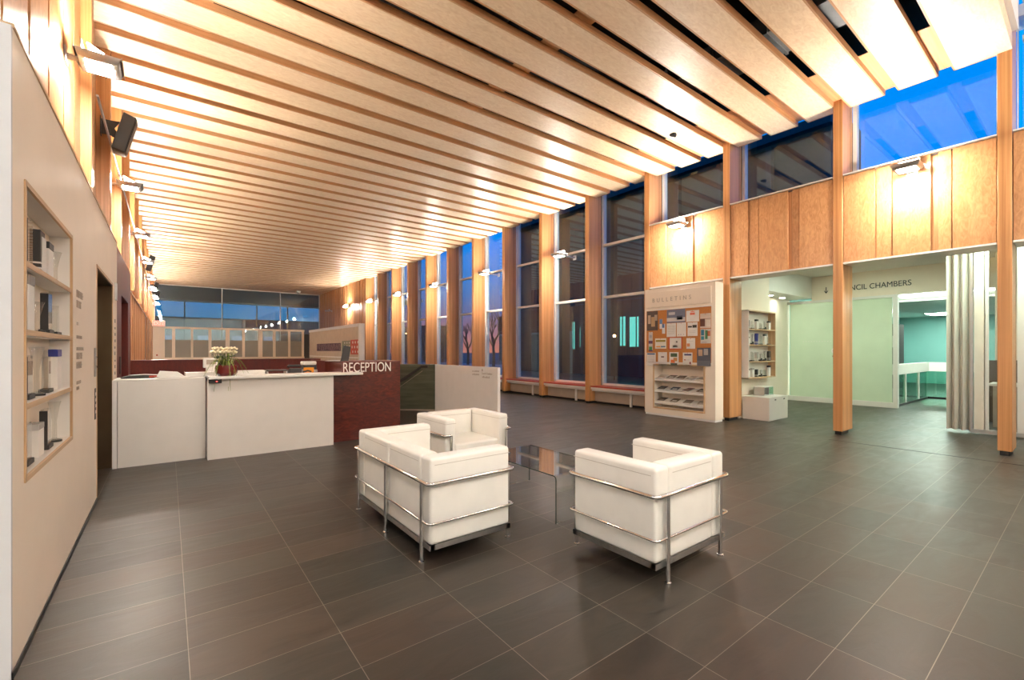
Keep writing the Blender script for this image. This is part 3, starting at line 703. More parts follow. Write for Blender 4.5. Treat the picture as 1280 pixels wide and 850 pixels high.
# stair guards
t=thing('guard_panel','waist high pale panel wall with small lettering behind the armchair','partition',(4.56,7.53,0))
B(0,.05,-1.15,1.15,0,1.0).build('panel','white',t); B(-.002,.052,-1.165,-1.15,0,1.002).build('end_edging','white',t)
L=lambda s,z,yy,size: text('lettering',s,size,'greyink',t,(-.002,yy,z),RR,.001,.85)
L('Council Chambers',.865,-.66,.052)
mm=MB(); mm.prism([(-.69,.965),(-.67,.965),(-.67,.94),(-.655,.94),(-.68,.912),(-.705,.94),(-.69,.94)],-.003,0,'X'); mm.build('arrow_mark','greyink',t)
for i in range(7): B(-.003,0,-.70-.034*i,-.683-.034*i,.80,.80+random.choice([.025,.035])).build('letter','greyink',t)
for r in range(2):
    for i in range(7): B(-.003,0,-.36-.034*i,-.343-.034*i,.90-.06*r,.90-.06*r+random.choice([.018,.026])).build('letter','greyink',t)
dg=thing('stair_guard','dark green-black slate stair wall with a sloping black handrail','partition',(4.26,8.97,0),math.atan2(8.70-9.25,4.56-3.95))
Ld=.41
B(-Ld-.7,Ld,0,.12,.03,1.0).build('slate_wall','dkgreen',dg); B(-Ld-.7,Ld,-.005,.125,.0,.03).build('base_strip','beige',dg)
m=MB(); m.hexa([(-.75,-.03,.33),(.14,-.03,.93),(.14,0,.93),(-.75,0,.33)],[(-.75,-.03,.40),(.12,-.03,.975),(.12,0,.975),(-.75,0,.40)]); m.box(.12,.26,-.03,0,.925,.975); m.build('handrail','black',dg)
m=MB(); m.tube([(-.75,-.012,.24),(.14,-.012,.86)],.004,6); m.build('light_strip','beige',dg)

# ------------------------------------------------------------------ furniture
def rounded_path(pts,r=.04,n=5):
    out=[]; P=[Vector(p) for p in pts]
    for i,p in enumerate(P):
        if i in (0,len(P)-1): out.append(p); continue
        a=(P[i-1]-p).normalized(); b=(P[i+1]-p).normalized()
        for k in range(n+1):
            u=k/n; out.append((p+a*r)*(1-u)**2+p*2*u*(1-u)+(p+b*r)*u*u)
    return out
def cube_seat(name,label,cat,W,loc,rz,seats,legs,D=.66,T=.13):
    """faces local +y; back outer face at y=-D/2"""
    t=thing(name,label,cat,loc,rz)
    h=W/2; d=D/2; z0=.115; z1=.645
    def cush(nm,x0,x1,y0,y1,za,zb,bev=.022):
        o=B(x0,x1,y0,y1,za,zb).build(nm,'leather',t,bevel=bev,seg=4); return o
    o=cush('armrest',-h,-h+T,-d,d,z0,z1); B(-h-.0015,-h+T+.0015,-d+.03,d+.0015,z1-.045,z1-.041).build('seam',colmat('seam_thread',(.55,.51,.45)),o)
    o=cush('armrest',h-T,h,-d,d,z0,z1); B(h-T-.0015,h+.0015,-d+.03,d+.0015,z1-.045,z1-.041).build('seam','seam_thread' in M and M['seam_thread'],o)
    w=(2*h-2*T)/seats
    for i in range(seats):
        a=-h+T+i*w
        if seats==1: o=cush('backrest',a+.002,a+w-.002,-d,-d+T,z0,z1)
        else: o=cush('backrest',a+.001,a+w-.001,-d,-d+T,z0,z1,.022)
        B(a+.03,a+w-.03,-d-.0015,-d+T+.0015,z1-.045,z1-.041).build('seam',M['seam_thread'],o)
        cush('seat_cushion',a+.004,a+w-.004,-d+T,d-.005,.27,.40); cush('lower_cushion',a+.004,a+w-.004,-d+T,d-.012,z0,.268,.018)
    m=MB(); 
    m.box(-h-.004,h+.004,-d-.004,-d+.03,.088,z0+.004); m.box(-h-.004,h+.004,d-.03,d+.004,.088,z0+.004); m.box(-h-.004,-h+.03,-d,d,.088,z0+.004); m.box(h-.03,h+.004,-d,d,.088,z0+.004)
    m.build('base_frame','steel',t)
    e=.022; fx=h-.05
    for (zz,r,nm) in ((.495,.0125,'top_rail'),(.255,.0075,'middle_rail')):
        pth=rounded_path([(-fx,d+e,zz),(-h-e,d+e,zz),(-h-e,-d-e,zz),(h+e,-d-e,zz),(h+e,d+e,zz),(fx,d+e,zz)],.035,5)
        MB().tube(pth,r,12).build(nm,'chrome',t,smooth=True)
    for x,y in [(-fx,d+e),(fx,d+e)]+[(q,-d-e) for q in legs]:
        m=MB().tube([(x,y,.0),(x,y,.495)],.0125,12); m.lathe([(.019,0),(.019,.008),(.0125,.012)],(x,y,0),14); m.build('leg','chrome',t,smooth=True)
    return t
cube_seat('armchair','white leather cube armchair with chrome rails at right of the glass table','armchair',.735,(2.50,1.80,0),0,1,(-.285,.285),.63)
cube_seat('sofa','white leather two seat cube sofa with chrome rails, left of the glass table','sofa',1.29,(1.557,3.10,0),-PI/2,2,(-.575,0,.575),.60)
cube_seat('armchair','white leather cube armchair with chrome rails farthest from camera, beyond the sofa','armchair',.735,(2.442,4.055,0),PI,1,(-.285,.285),.63,.112)
# glass waterfall table
t=thing('coffee_table','low bent glass coffee table between the white seats','table',(2.585,2.965,0))
hx=.285; hy=.505; H=.358; th=.012; r=.03
def wf(off):
    pts=[(-hy+off,0)]
    for k in range(7): a=PI-(PI/2)*k/6; pts.append((-hy+r+(r-off)*math.cos(a),H-r+(r-off)*math.sin(a)))
    for k in range(7): a=PI/2-(PI/2)*k/6; pts.append((hy-r+(r-off)*math.cos(a),H-r+(r-off)*math.sin(a)))
    pts.append((hy-off,0)); return pts
o_=wf(0); i_=wf(th); m=MB(); 
for x in (-hx,hx): m.v+=[(x,p[0],p[1]+.004) for p in o_]+[(x,p[0],p[1]+.004) for p in i_]
N=len(o_)
for i in range(N-1):
    m.f+=[(i,i+1,2*N+i+1,2*N+i),(N+i,3*N+i,3*N+i+1,N+i+1),(i,N+i,N+i+1,i+1),(2*N+i,2*N+i+1,3*N+i+1,3*N+i)]
m.f+=[(0,2*N,3*N,N),(N-1,2*N-1,4*N-1,3*N-1)]
m.build('bent_glass_sheet','tableglass',t)
edge=MB()
for x in (-hx,hx):
    edge.tube([(x,p[0],p[1]+.004) for p in wf(th/2)],.0045,6)
edge.build('polished_edge',colmat('glass_edge_green',(.03,.045,.038),.15),t,smooth=True)
for x in (-hx+.05,hx-.05):
    for y in (-hy+.02,hy-.02): MB().lathe([(.018,0),(.018,.008),(.01,.012)],(x,y,0),14).build('foot','clear',t,smooth=True)

# ------------------------------------------------------------------ bulletin kiosk
KX=7.80; K0=4.19; K1=5.69
ks=thing('bulletin_kiosk','freestanding cream bulletin kiosk with cork board and leaflet shelves','notice board',(8.0,4.97,0))
def K(x0,x1,y0,y1,z0,z1): return B(x0-8.0,x1-8.0,y0-4.97,y1-4.97,z0,z1)
S0,S1=4.41,5.46; SZ0,SZ1=.17,1.0     # leaflet rack opening
kb=MB()
for a in ((KX,8.08,K0,S0,.04,2.54),(KX,8.08,S1,K1,.04,2.54),(KX,8.08,S0,S1,SZ1,2.54),(KX,8.08,S0,S1,.04,SZ0),(8.06,8.08,S0,S1,SZ0,SZ1)):
    kb.box(a[0]-8,a[1]-8,a[2]-4.97,a[3]-4.97,a[4],a[5])
kb.build('kiosk_body','wall',ks); K(KX+.01,8.07,K0+.01,K1-.01,0,.04).build('plinth','white',ks)
K(KX-.018,KX,K0+.07,K1-.03,2.16,2.47).build('header_panel','wall',ks,bevel=.004,seg=1)
K(KX-.008,KX,K0+.075,K1-.045,1.07,2.10).build('cork_board','cork',ks)
K(KX-.012,KX,K0+.06,K1-.03,2.10,2.115).build('board_trim','white',ks); K(KX-.012,KX,K0+.06,K1-.03,1.055,1.07).build('board_trim','white',ks)
text('lettering','BULLETINS',.115,colmat('embossed_letter',(.50,.42,.34)),ks,(KX-8.0-.020,5.50-4.97,2.265),RR,.003,.9,1.85)
for a in ((S0-.03,S0,SZ0-.03,SZ1+.03),(S1,S1+.03,SZ0-.03,SZ1+.03)): K(KX-.012,KX-.0005,a[0],a[1],a[2],a[3]).build('rack_frame','lightwoodz',ks)
for a in ((SZ0-.03,SZ0),(SZ1,SZ1+.03)): K(KX-.012,KX-.0005,S0,S1,a[0],a[1]).build('rack_frame','lightwood',ks)
shz=[.27,.50,.73]
for z in shz:
    m=MB(); m.hexa([(KX-8,S0-4.969,z-.035),(.059,S0-4.969,z+.04),(.059,S1-4.971,z+.04),(KX-8,S1-4.971,z-.035)],[(KX-8,S0-4.969,z),(.059,S0-4.969,z+.06),(.059,S1-4.971,z+.06),(KX-8,S1-4.971,z)]); m.build('sloping_shelf','white',ks)
# leaflets on the shelves
random.seed(5)
cv=[(.06,.03,.02),(.05,.035,.02),(.12,.08,.04),(.04,.04,.05),(.25,.2,.15),(.03,.05,.09),(.5,.45,.38),(.10,.03,.03)]
SN={0:'lowest',1:'middle',2:'top'}
for r,z in enumerate(shz):
    cnt=5 if r==2 else 4
    for i in range(cnt):
        y=S1-.11-(S1-S0-.2)*i/(cnt-1) ; c=cv[(r*3+i*2)%8]
        ds=['dark brown','olive','tan','charcoal','stone grey','navy','cream','maroon'][(r*3+i*2)%8]
        t=thing('magazine',f'{ds} covered magazine, {ORD[i]} from the left on the {SN[r]} kiosk shelf','magazine',(7.925,y,z+.038),random.uniform(-.25,.25),'magazines in the kiosk rack')
        sl=math.atan2(.06,.26)
        m=B(-.105,.09,-.075,.075,.004,.016); m.xform(Matrix.Rotation(-sl,4,'Y')); m.build('pages','paper',t)
        m=B(-.105,.09,-.0755,.0755,.016,.019); m.xform(Matrix.Rotation(-sl,4,'Y')); m.build('cover',colmat('cover_%d'%((r*3+i*2)%8),c,.35),t)
        m=B(-.07,-.02,-.05,.04,.0192,.0198); m.xform(Matrix.Rotation(-sl,4,'Y')); m.build('cover_picture','paper' if i%2 else M['beige'],t)
# notices pinned on the cork. image px box (in the 7.73x zoom) -> metres on the board
def kyz(px,py):
    px=800+px/7.727; py=350+py/7.727; f=562; s,c=math.sin(yaw0),math.cos(yaw0); t=(px-640)/f; X=KX-.01
    Y=X*(c-t*s)/(s+t*c); d=s*X+c*Y; return Y,1.3-(py-438)*d/f
def notice(x0,y0,x1,y1,label,col,marks_=(),cat='notice',name='notice'):
    (ya,za),(yb,zb)=kyz(x0,(y0+y0)/2),kyz(x1,y1); yl,yr=ya,yb
    ym=(yl+yr)/2
    _,zt=kyz((x0+x1)/2,y0); _,zb=kyz((x0+x1)/2,y1)
    t=thing(name,label,cat,(KX-.009,ym,zb),0,None); w=(yl-yr)/2; h=zt-zb
    B(-.003,0,-w,w,0,h).build('sheet',col if not isinstance(col,tuple) else colmat('sheet_%02d_%02d_%02d'%tuple(int(c*99) for c in col),col),t)
    for (u0,v0,u1,v1,c) in marks_:   # u left->right 0..1, v bottom->top
        B(-.004,-.003,w-2*w*u1,w-2*w*u0,h*v0,h*v1).build('printed_area',colmat('ink_%02d_%02d_%02d'%tuple(int(q*99) for q in c),c),t)
    m=MB().ball((-.006,0,h-.012),.006,8); m.build('pin','red',t,smooth=True)
W_=(.80,.78,.74); lines=lambda n,c=(.45,.43,.42):tuple((.12,.80-.68*i/n,.85,.80-.68*i/n+.02,c) for i in range(n))
notice(68,302,172,488,'tall dark poster with pale figures at the top left of the cork board',(.10,.07,.06),((.1,.35,.35,.8,(.55,.42,.32)),(.4,.2,.75,.7,(.50,.33,.18)),(.7,.5,.95,.8,(.45,.36,.28))),'poster','poster')
notice(190,378,216,472,'small narrow blue and white card left of the snowy photo',(.75,.75,.76),((0,.5,1,1,(.12,.25,.5)),),'card','card')
notice(214,424,242,518,'small narrow blue topped card, lower of the pair',(.75,.75,.76),((0,.6,.8,1,(.10,.22,.45)),),'card','card')
notice(260,283,437,412,'large blue grey landscape photo print on the cork board',(.16,.18,.26),((0,.1,1,.38,(.6,.58,.58)),(.1,.6,.45,.8,(.5,.5,.55)),(.55,.2,.85,.5,(.05,.05,.08))),'poster','poster')
notice(447,293,571,402,'white notice with red heading at the top of the cork board',W_,((.3,.6,.68,.8,(.8,.2,.12)),(.35,.85,.65,.93,(.8,.3,.2))))
notice(582,322,684,464,'white poster with a dark round picture on the right of the cork board',(.70,.58,.50),((0,.12,.45,.62,(.12,.04,.03)),(.0,.62,1,.65,(.3,.15,.1)),(.55,.1,.95,.55,(.78,.7,.62))),'poster','poster')
notice(258,418,347,549,'plain white text sheet, left of the pair below the photo print',W_,lines(8))
notice(355,412,445,545,'plain white text sheet, right of the pair below the photo print',W_,((.15,.12,.25,.16,(.3,.2,.3)),(.4,.12,.5,.16,(.3,.3,.5)),(.7,.12,.8,.16,(.3,.3,.3))))
notice(459,408,556,541,'white notice with a bold black scribbled heading',W_,((.05,.62,.45,.74,(.03,.03,.03)),(.5,.6,.92,.8,(.03,.03,.03)),(.15,.25,.8,.27,(.5,.5,.5)),(.15,.35,.8,.37,(.5,.5,.5))))
notice(585,472,684,612,'colourful poster with blue squares and red and green shapes',(.66,.62,.56),((.05,.55,.35,.95,(.04,.20,.32)),(.05,.25,.35,.5,(.05,.28,.38)),(.45,.3,.7,.9,(.12,.35,.16)),(.6,.5,.95,.85,(.7,.2,.08)),(.1,.05,.6,.1,(.5,.4,.4))),'poster','poster')
notice(84,503,122,690,'narrow banded strip with purple and green ends on the left of the board',(.62,.60,.58),((0,.4,1,.55,(.12,.06,.14)),(0,0,1,.08,(.12,.06,.14)),(.1,.08,.9,.25,(.05,.28,.09)),(.2,.7,.8,.85,(.4,.42,.5))),'card','card')
notice(147,564,254,663,'cream notice with olive bar above orange and blue bars',(.75,.73,.66),((.06,.66,.93,.85,(.30,.24,.03)),(.1,.14,.48,.26,(.8,.35,.05)),(.52,.14,.92,.26,(.05,.15,.3))))
notice(274,552,410,672,'white sheet mounted on a larger red card in the centre',(.50,.08,.03),((.10,.08,.92,.94,W_),(.3,.18,.65,.35,(.12,.14,.25)),(.55,.55,.66,.7,(.15,.1,.1))))
notice(449,561,533,664,'small white notice with an orange brown sketch',W_,((.05,.2,.4,.5,(.6,.25,.12)),(.3,.7,.8,.73,(.5,.5,.5))))
notice(66,703,152,826,'white form with a blue header bar at the lower left',W_,((.06,.86,.92,.96,(.03,.10,.28)),)+lines(6))
notice(175,697,261,827,'blank white sheet with one small dark word',W_,((.35,.6,.68,.7,(.15,.1,.1)),))
notice(284,697,373,830,'white framed green and orange picture notice in the bottom row',W_,((.14,.66,.85,.92,(.07,.12,.05)),(.14,.08,.85,.2,(.05,.08,.05)),(.15,.22,.6,.45,(.8,.2,.05)),(.45,.35,.85,.6,(.6,.3,.1)),))
notice(414,701,506,832,'white notice with a dark blue heading bar and red spots',W_,((.15,.78,.9,.9,(.06,.06,.16)),(.14,.42,.3,.5,(.4,.05,.05)),(.7,.15,.85,.32,(.25,.05,.07)))+((.35,.44,.7,.47,(.5,.5,.5)),))
notice(551,655,684,832,'dark grey poster with pale orange dancers at the lower right',(.09,.10,.13),((.1,.55,.4,.9,(.5,.35,.25)),(.5,.6,.8,.95,(.45,.42,.40)),(.0,.0,1,.3,(.14,.15,.18))),'poster','poster')

# ------------------------------------------------------------------ council side
struct('wall_niche',MB().box(8.66,9.96,4.19,4.38,0,3.15),'wall')
struct('wall_recess',MB().box(9.9,13.1,5.0,5.15,0,2.62).box(9.9,9.96,4.38,5.0,0,2.62),'wall')
struct('ceiling.002',MB().box(9.90,13.1,4.45,5.15,2.62,3.2),'white')
struct('ceiling.003',MB().box(8.80,13.2,-9,4.45,3.15,3.3).box(8.66,8.80,-9,4.4,3.15,3.6),'white')
struct('wall_header',MB().box(13.0,13.15,-9,4.45,2.56,3.15).box(13.0,13.15,-9,1.0,0,2.56),'wall')
t=thing('wall_lettering','dark council chambers lettering on the white header over the glass wall','sign',(12.99,3.9,2.74))
text('lettering','COUNCIL CHAMBERS',.175,'ink',t,(0,.08,0),RR,.003,.86)
m=MB(); m.prism([(.222,.13),(.238,.13),(.238,.005),(.27,.05),(.27,.03),(.23,-.03),(.19,.03),(.19,.05),(.222,.005)],-.004,0,'X'); m.build('arrow','ink',t)
# frosted glass wall
fgw=sroot('wall_glass',(13,3.95,0))
B(0,.03,-1.1,1.0,.12,2.5).build('frosted_pane','frost',fgw); B(-.04,.06,-1.12,1.05,0,.12).build('curb','white',fgw); B(-.03,.06,-1.12,1.05,2.5,2.56).build('head_rail','white',fgw)
B(-.03,.10,-1.20,-1.12,0,2.56).build('jamb','white',fgw)
for i in range(14): B(-.003,0,.1+.06*i-.2,.115+.06*i-.2,1.52,1.535).build('dot_marking','white',fgw)
t=thing('door_pictogram','round white pictogram disc with a black diamond on the frosted glass','sign',(12.98,3.93,1.29))
m=MB().lathe([(.085,0),(.085,.004)],n=24); m.xform(Matrix.Rotation(-PI/2,4,'Y')); m.build('disc','white',t)
m=MB(); m.prism([(0,.055),(.055,0),(0,-.055),(-.055,0)],-.008,-.004,'X'); m.build('diamond','ink',t); 
mm=MB(); 
for i in range(5): B(-.006,-.002,-.07+.03*i,-.052+.03*i,-.15,-.115).build('letter','greyink',t)
# niche in the council wall
CNX=8.70; 
niche('display_niche','wood-framed display niche of small awards beside the council glass wall',(CNX,4.185,.76),1.17,.0,1.31,(.33,.655,.955),'C')
# (shallow box niche stands proud of the wall)
for ch in bpy.data.objects['display_niche.001'].children: pass
bpy.data.objects['display_niche.001'].location.y=4.185-.16
def deepen():
    r=bpy.data.objects['display_niche.001']
    for ch in list(r.children):
        for g in list(ch.children): bpy.data.objects.remove(g)
        bpy.data.objects.remove(ch)
    L=1.17;D=.15;Hh=1.31
    for a in ((0,.02),(L-.02,L)): B(a[0],a[1],0,D,0,Hh).build('side_frame','lightwoodz' if a[0] else 'white',r)
    for a in ((0,.02),(Hh-.02,Hh)): B(0,L,0,D,a[0],a[1]).build('rail_frame','lightwood',r)
    B(.02,L-.02,D-.01,D+.003,.02,Hh-.02).build('back_panel','white',r)
    for z in (.33,.655,.955): B(.02,L-.02,.0,D-.01,z-.02,z).build('shelf','lightwood',r)
deepen()
zz=[.78,1.09,1.415,1.715]
ck=[(0,'clear crystal block award'),(1,'pale block award with a dark cap'),(3,'slanted crystal wedge award'),(4,'dark tower award')]
random.seed(21)
for r in range(4):
    for i in range(6):
        k=random.choice([0,1,1,3,4,0]); h=random.uniform(.13,.22)
        x=CNX+.14+.18*i
        a=award(f'{desc[k]}, {ORD[i]} from left, {LV[r]}, council side niche',(x,4.105,zz[r]),k,h,1.1,group='awards in the council side niche')
        a.rotation_euler=(0,0,PI/2)
        if random.random()<.35: recap(a,random.choice(['green_award','silver_award','blue_cap']))
# pedestal box & case
t=thing('pedestal_box','low white storage box on the floor below the council side niche','box',(9.13,3.91,0))
B(-.40,.40,-.24,.24,.0,.42).build('box_body','lam',t,bevel=.003,seg=1); B(-.403,.403,-.243,.243,.42,.43).build('lid','white',t)
B(-.18,-.12,-.246,-.243,.37,.39).build('finger_pull','ink',t); B(.20,.26,-.246,-.243,.37,.39).build('finger_pull','ink',t)
t=thing('donation_box','grey open glass sided box standing on the low white box','box',(9.27,4.0,.43))
B(-.22,.20,-.10,.10,0,.012).build('base','alu',t); B(-.2,.18,-.10,.10,.155,.167).build('top','white',t); B(-.2,-.19,-.10,.10,.012,.155).build('end_panel','alu',t); B(.17,.18,-.10,.10,.012,.155).build('glass_end','greenglass',t); B(-.01,.0,-.10,.10,.012,.155).build('divider','alu',t); B(-.2,.18,.09,.10,.012,.155).build('back_panel','alu',t)
# downlights
for i,(x,y) in enumerate(((11.35,4.75),(12.15,4.8))):
    t=thing('downlight',f'small bright recessed downlight in the soffit, {"left" if i==0 else "right"} of the pair','downlight',(x,y,2.60))
    MB().lathe([(.075,0),(.075,.02),(.06,.02),(.06,.002)],n=20).build('trim_ring','white',t); MB().lathe([(.055,-.002),(.055,.004)],n=20).build('lens','spot',t)
for i,(x,y) in enumerate(((10.9,3.0),(9.45,.9),(11.8,-1.5))):  # panels out of sight above the fascia; second added to brighten the screen
    t=thing('ceiling_light',f'unseen fluorescent ceiling panel over the council corridor, {ORD[i]} from the glass wall end','ceiling light',(x,y,3.13))
    B(-.62,.62,-.32,.32,0,.02).build('frame','white',t); B(-.58,.58,-.28,.28,-.006,0).build('diffuser','fluo',t)
# room beyond
struct('wall_far_room',MB().box(23.9,24.1,-9,6,0,3.2),'teal')
struct('wall_far_room.001',MB().box(13.1,24.1,5.0,5.15,0,3.2),'teal')
struct('wall_far_room.002',MB().box(13.1,24.1,-9.1,-9,0,3.2),'white')
struct('ceiling.004',MB().box(16.0,24.1,-9,5.1,2.62,2.75).box(13.15,16.0,-9,5.1,3.05,3.15).box(15.95,16.0,-9,5.1,2.62,3.15),'white')
for i,(x,y) in enumerate(((14.5,2.6),(14.5,-.5),(19.5,1.5),(19.5,-2.5),(22,3.5))):
    z=3.04 if x<16 else 2.61
    t=thing('ceiling_light',f'fluorescent ceiling panel in the room beyond the council opening, {ORD[i]} from the doorway','ceiling light',(x,y,z))
    B(-.62,.62,-.32,.32,-.004,.008).build('frame','white',t); B(-.58,.58,-.28,.28,-.01,-.004).build('diffuser','fluo2',t)
t=thing('cove_light','long bright light cove at the ceiling step in the room beyond','ceiling light',(15.93,-1,2.70))
B(-.06,.0,-5,5.9,0,.06).build('cove_ledge','white',t); B(-.055,-.02,-5,5.9,.06,.075).build('tube','fluo2',t)
def balustrade(label,x0,x1,y0,y1,posts_):
    cx,cy=(x0+x1)/2,(y0+y1)/2; t=thing('glass_balustrade',label,'balustrade',(cx,cy,0)); B(x0-cx,x1-cx,y0-cy,y1-cy,.74,.98).build('cap','white',t)
    if x1-x0>y1-y0: B(x0-cx,x1-cx,-.006,.006,.05,.74).build('glass_pane','greenglass',t); B(x0-cx,x1-cx,-.03,.03,0,.05).build('base_rail','black',t)
    else: B(-.006,.006,y0-cy,y1-cy,.05,.74).build('glass_pane','greenglass',t); B(-.03,.03,y0-cy,y1-cy,0,.05).build('base_rail','black',t)
    for (x,y) in posts_: B(x-cx-.05,x-cx+.05,y-cy-.02,y-cy+.02,0,.74).build('post','white',t)
balustrade('white capped glass balustrade just inside the council opening',13.25,16.3,2.80,2.90,((14.1,2.85),(15.4,2.85)))
balustrade('white capped glass balustrade crossing farther back in the council room',16.35,16.45,.6,2.9,((16.4,2.2),(16.4,1.4)))
t=thing('dark_opening_block','tall dark block for the dark opening by the teal wall beyond the balustrade','cabinet',(20.0,4.45,0)); B(-.4,.4,-.3,.3,0,2.2).build('block_body','ext',t,bevel=.01,seg=1); B(-.404,-.4,-.2,.2,1.4,1.8).build('pale_label','paper',t)  # solid block put in for a dark opening in the far room
# folding screen
fs=thing('folding_screen','ribbed translucent folding screen at the right of the council opening','screen',(9.98,.2,0))
y=1.50-.2; i=0; xx=0
while y>1.22-.2:
    m=MB(); dx=.11 if i%2 else -.03; dx2=-.03 if i%2 else .11
    m.hexa([(dx,y,.04),(dx+.02,y,.04),(dx2+.02,y-.045,.04),(dx2,y-.045,.04)],[(dx,y,3.14),(dx+.02,y,3.14),(dx2+.02,y-.045,3.14),(dx2,y-.045,3.14)])
    m.build('folded_leaf','screen' if i%2 else M['frame'],fs); y-=.047; i+=1
B(-.03,.06,1.0,1.03,0.02,3.14).build('end_post','alu',fs)
yy=.99
B(.012,.022,-5,yy,.08,3.1).build('clear_leaf','clear',fs)
k=0
while yy>-3.2:
    B(.0,.010,yy-(.05 if k%3 else .12),yy,.08,3.1).build('translucent_stripe','screen' if k%2==0 else M['frame'],fs); yy-=(.11,.19,.15)[k%3]; k+=1
B(-.03,.05,-5,1.0,.02,.08).build('bottom_rail','alu',fs); B(-.03,.05,-5,1.3,3.1,3.145).build('top_rail','alu',fs)
t=thing('service_counter','beige service counter seen through the ribbed screen','counter',(11.3,-.6,0))
B(-.2,.3,-3,1.7,0,.70).build('counter_body',colmat('tan_laminate',(.42,.36,.30)),t); B(-.25,.35,-3,1.75,.70,.74).build('counter_top','white',t)
t=thing('storage_cabinet','dark brown low cabinet behind the ribbed screen counter','cabinet',(11.9,.3,0)); B(0,.3,-1.5,1.0,0,1.12).build('dark_body',colmat('brown_cab',(.10,.07,.05)),t); B(-.004,0,-.2,-.19,.1,1.0).build('door_gap','ink',t)
struct('wall_office',MB().box(12.4,12.5,-9,1.2,0,3.15),'wall')

# small ceiling camera and track spot
t=thing('ceiling_spotlight','small black spotlight clamped in a ceiling gap near the windows','spotlight',(7.0,4.57,5.10))
B(-.03,.03,-.03,.03,-.02,.08).build('mount','black',t); m=MB().lathe([(.03,0),(.035,.1)],n=14); m.xform(Matrix.Translation((0,0,-.02))@Matrix.Rotation(2.0,4,'X')); m.build('lamp_head','black',t,smooth=True)
t=thing('security_camera','tiny white dome camera under the far end of the ceiling','camera',(6.6,31.0,ZC-.001)); MB().lathe([(.02,-.16),(.10,-.12),(.13,-.05),(.13,0)],n=16).build('dome','white',t,smooth=True); MB().lathe([(.05,-.165),(.06,-.12)],n=12).build('lens','ink',t)

# ------------------------------------------------------------------ outside
struct('ground_outside',MB().box(8.9,160,5.16,200,-.5,-.02).box(-40,8.9,YE+12,200,-.5,-.02).box(24.3,160,-60,5.16,-.5,-.02),'ground')
bl=thing('office_block','dark neighbouring wing outside the windows with teal lit rooms','building',(20,14,-.02))
MB().box(-2.0,.5,-8.6,8.6,0,9.5).build('building_body','ext',bl)
B(-2.6,-1.9,-8.6,8.6,8.9,9.2).build('roof_edge','extgrey',bl)
def oXw(px,X): t=(px-640)/562; s,c=math.sin(yaw0),math.cos(yaw0); return X*(c-t*s)/(s+t*c)
for i,(p0,p1,za,zb) in enumerate(((715.5,718,1.4,2.9),(725,732,1.5,2.6),(775,781.5,1.55,3.0),(787,804,1.5,2.95))):
    X=17.98; a,b=oXw(p0,X),oXw(p1,X)
    w=B(-2.02,-2.0,b-14,a-14,za,zb).build('lit_window','tealglow',bl); 
    B(-2.03,-2.02,(a+b)/2-14-.03,(a+b)/2-14+.03,za,zb).build('window_mullion','ext',w)
for i in range(9): B(-2.25,-2.0,-8.5+1.9*i,-8.3+1.9*i,0,8.9).build('facade_fin','extgrey',bl)
for i,(X0,Y0,w,d,h,l) in enumerate(((33,64,6,8,4.8,'leftmost'),(36,44,5,5,5.4,'middle taller'),(30,31,3,4,3.2,'right low'))):
    t=thing('distant_building',f'dark flat roofed silhouette building far outside, {l}','building',(X0,Y0,-.02),0,'dark buildings beyond the windows')
    B(-w/2,w/2,-d/2,d/2,0,h).build('building_body','extgrey',t); B(-w/2-.1,w/2+.1,-d/2-.1,d/2+.1,h,h+.2).build('parapet','ext',t)
t=thing('distant_building','long dark low building added outside beyond the far end glazing','building',(6,62,-.02),0,'dark buildings beyond the windows')  # mass added to darken the low sky behind the partition panes
B(-24,9,-4,4,0,4.6).build('building_body','extgrey',t); B(-24.1,9.1,-4.1,4.1,4.6,4.8).build('parapet','ext',t)
for i in range(8): B(-19+3.1*i,-17.8+3.1*i,-4.02,-4.0,2.2,2.9).build('dim_window',M['dimwin'],t)
def tree(label,x,y,h,seed):
    random.seed(seed); m=MB()
    def br(p,d,L,r,lev):
        q=p+d*L; mid=p+d*L*.5+Vector((random.uniform(-1,1),random.uniform(-1,1),random.uniform(-.3,.6)))*L*.07
        m.tube([p,mid,q],r,5,taper=.6)
        if lev==0: return
        for k in range(3 if lev>1 else 2):
            nd=(d+Vector((random.uniform(-1,1),random.uniform(-1,1),random.uniform(-.1,.8)))*.6).normalized(); br(p+(q-p)*random.uniform(.6,1),nd,L*random.uniform(.6,.8),r*.6,lev-1)
    t=thing('bare_tree',label,'tree',(x,y,-.02),0,'bare trees outside the windows')
    mt=MB(); mt.tube([(0,0,0),(.03,0,h*.15),(0,.03,h*.3)],.13,7,taper=.8); mt.build('trunk','bark',t,smooth=True)
    for k in range(5):
        a=2*PI*k/5; br(Vector((0,.03,h*.28)),Vector((.5*math.cos(a),.5*math.sin(a),1)).normalized(),h*.25,.075,3)
    m.build('branches','bark',t)
def at(px,X): return X,oXw(px,X)
for i,(px,X,h,s) in enumerate(((617,21,5.6,1),(585,22,5.0,2),(553,24,5.4,3),(530,25,4.6,4))):
    x,y=at(px,X); tree(f'bare branched tree outside, {["rightmost, in the window beside the widest column gap","second from the right","third from the right","leftmost and farthest"][i]}',x,y,h,s)
for i,(px,X,z) in enumerate(((507.5,26,3.6),(768,15.5,1.9),(487,28,1.6))):
    x,y=at(px,X); t=thing('street_light',f'small glowing street light outside, {["middle one","right one nearest the neighbouring wing","left one farthest away"][i]}','street light',(x,y,-.02),0,'street lights outside')
    MB().tube([(0,0,0),(0,0,z)],.03,6).build('pole','ext',t); MB().ball((0,0,z+.05),.06,10).build('globe','amber',t,smooth=True)

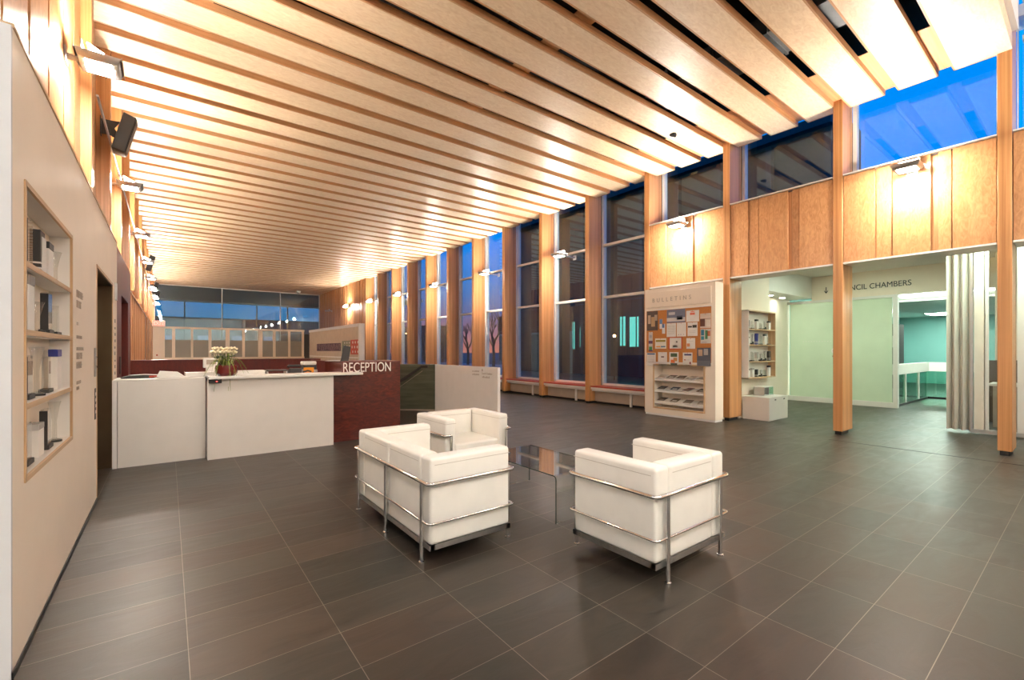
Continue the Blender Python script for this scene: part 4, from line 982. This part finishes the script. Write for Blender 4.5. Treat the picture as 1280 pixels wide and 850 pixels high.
# ------------------------------------------------------------------ world, camera
w=bpy.data.worlds.new('dusk_sky'); bpy.context.scene.world=w; w.use_nodes=True; nt=w.node_tree; nt.nodes.clear()
tc=nt.nodes.new('ShaderNodeTexCoord'); sx=nt.nodes.new('ShaderNodeSeparateXYZ'); r=nt.nodes.new('ShaderNodeValToRGB'); bg=nt.nodes.new('ShaderNodeBackground'); o=nt.nodes.new('ShaderNodeOutputWorld')
nt.links.new(tc.outputs['Generated'],sx.inputs[0]); nt.links.new(sx.outputs['Z'],r.inputs[0])
r2=nt.nodes.new('ShaderNodeValToRGB'); nt.links.new(sx.outputs['Z'],r2.inputs[0]); e2=r2.color_ramp.elements
e2[0].position=0; e2[0].color=(.03,.07,.14,1); e2[1].position=1; e2[1].color=(.0,.25,.90,1)
for p,c in ((.05,(.02,.14,.28,1)),(.15,(.004,.16,.48,1)),(.35,(.0,.25,.88,1))):
    q=e2.new(p); q.color=c
mr=nt.nodes.new('ShaderNodeMapRange'); mr.inputs['From Min'].default_value=.2; mr.inputs['From Max'].default_value=.36; nt.links.new(sx.outputs['X'],mr.inputs['Value'])
mxs=nt.nodes.new('ShaderNodeMix'); mxs.data_type='RGBA'; nt.links.new(mr.outputs[0],mxs.inputs[0]); nt.links.new(r2.outputs[0],mxs.inputs[6]); nt.links.new(r.outputs[0],mxs.inputs[7]); nt.links.new(mxs.outputs[2],bg.inputs[0]); nt.links.new(bg.outputs[0],o.inputs[0])
e=r.color_ramp.elements; e[0].position=0; e[0].color=(.50,.16,.12,1); e[1].position=1; e[1].color=(.0,.25,.90,1)
for p,c in ((.035,(.34,.14,.18,1)),(.08,(.13,.13,.28,1)),(.14,(.03,.17,.50,1)),(.24,(.0,.24,.85,1))):
    q=e.new(p); q.color=c
bg.inputs[1].default_value=.68
cam=bpy.data.cameras.new('camera'); co=bpy.data.objects.new('camera',cam); C.objects.link(co)
co.location=(0,0,1.3); co.rotation_euler=(PI/2,0,-yaw0); cam.sensor_width=36; cam.lens=562/1280*36; cam.shift_y=13/1280; cam.clip_start=.05; cam.clip_end=500
sc=bpy.context.scene; sc.camera=co
vs=sc.view_settings; vs.view_transform='Standard'; vs.look='None'; vs.gamma=1; vs.exposure=1.15; vs.use_curve_mapping=False
sc.cycles.max_bounces=8; sc.cycles.diffuse_bounces=5; sc.cycles.glossy_bounces=4; sc.cycles.transparent_max_bounces=16
sc.cycles.sample_clamp_indirect=6; sc.cycles.use_denoising=True; sc.cycles.caustics_reflective=False; sc.cycles.caustics_refractive=False
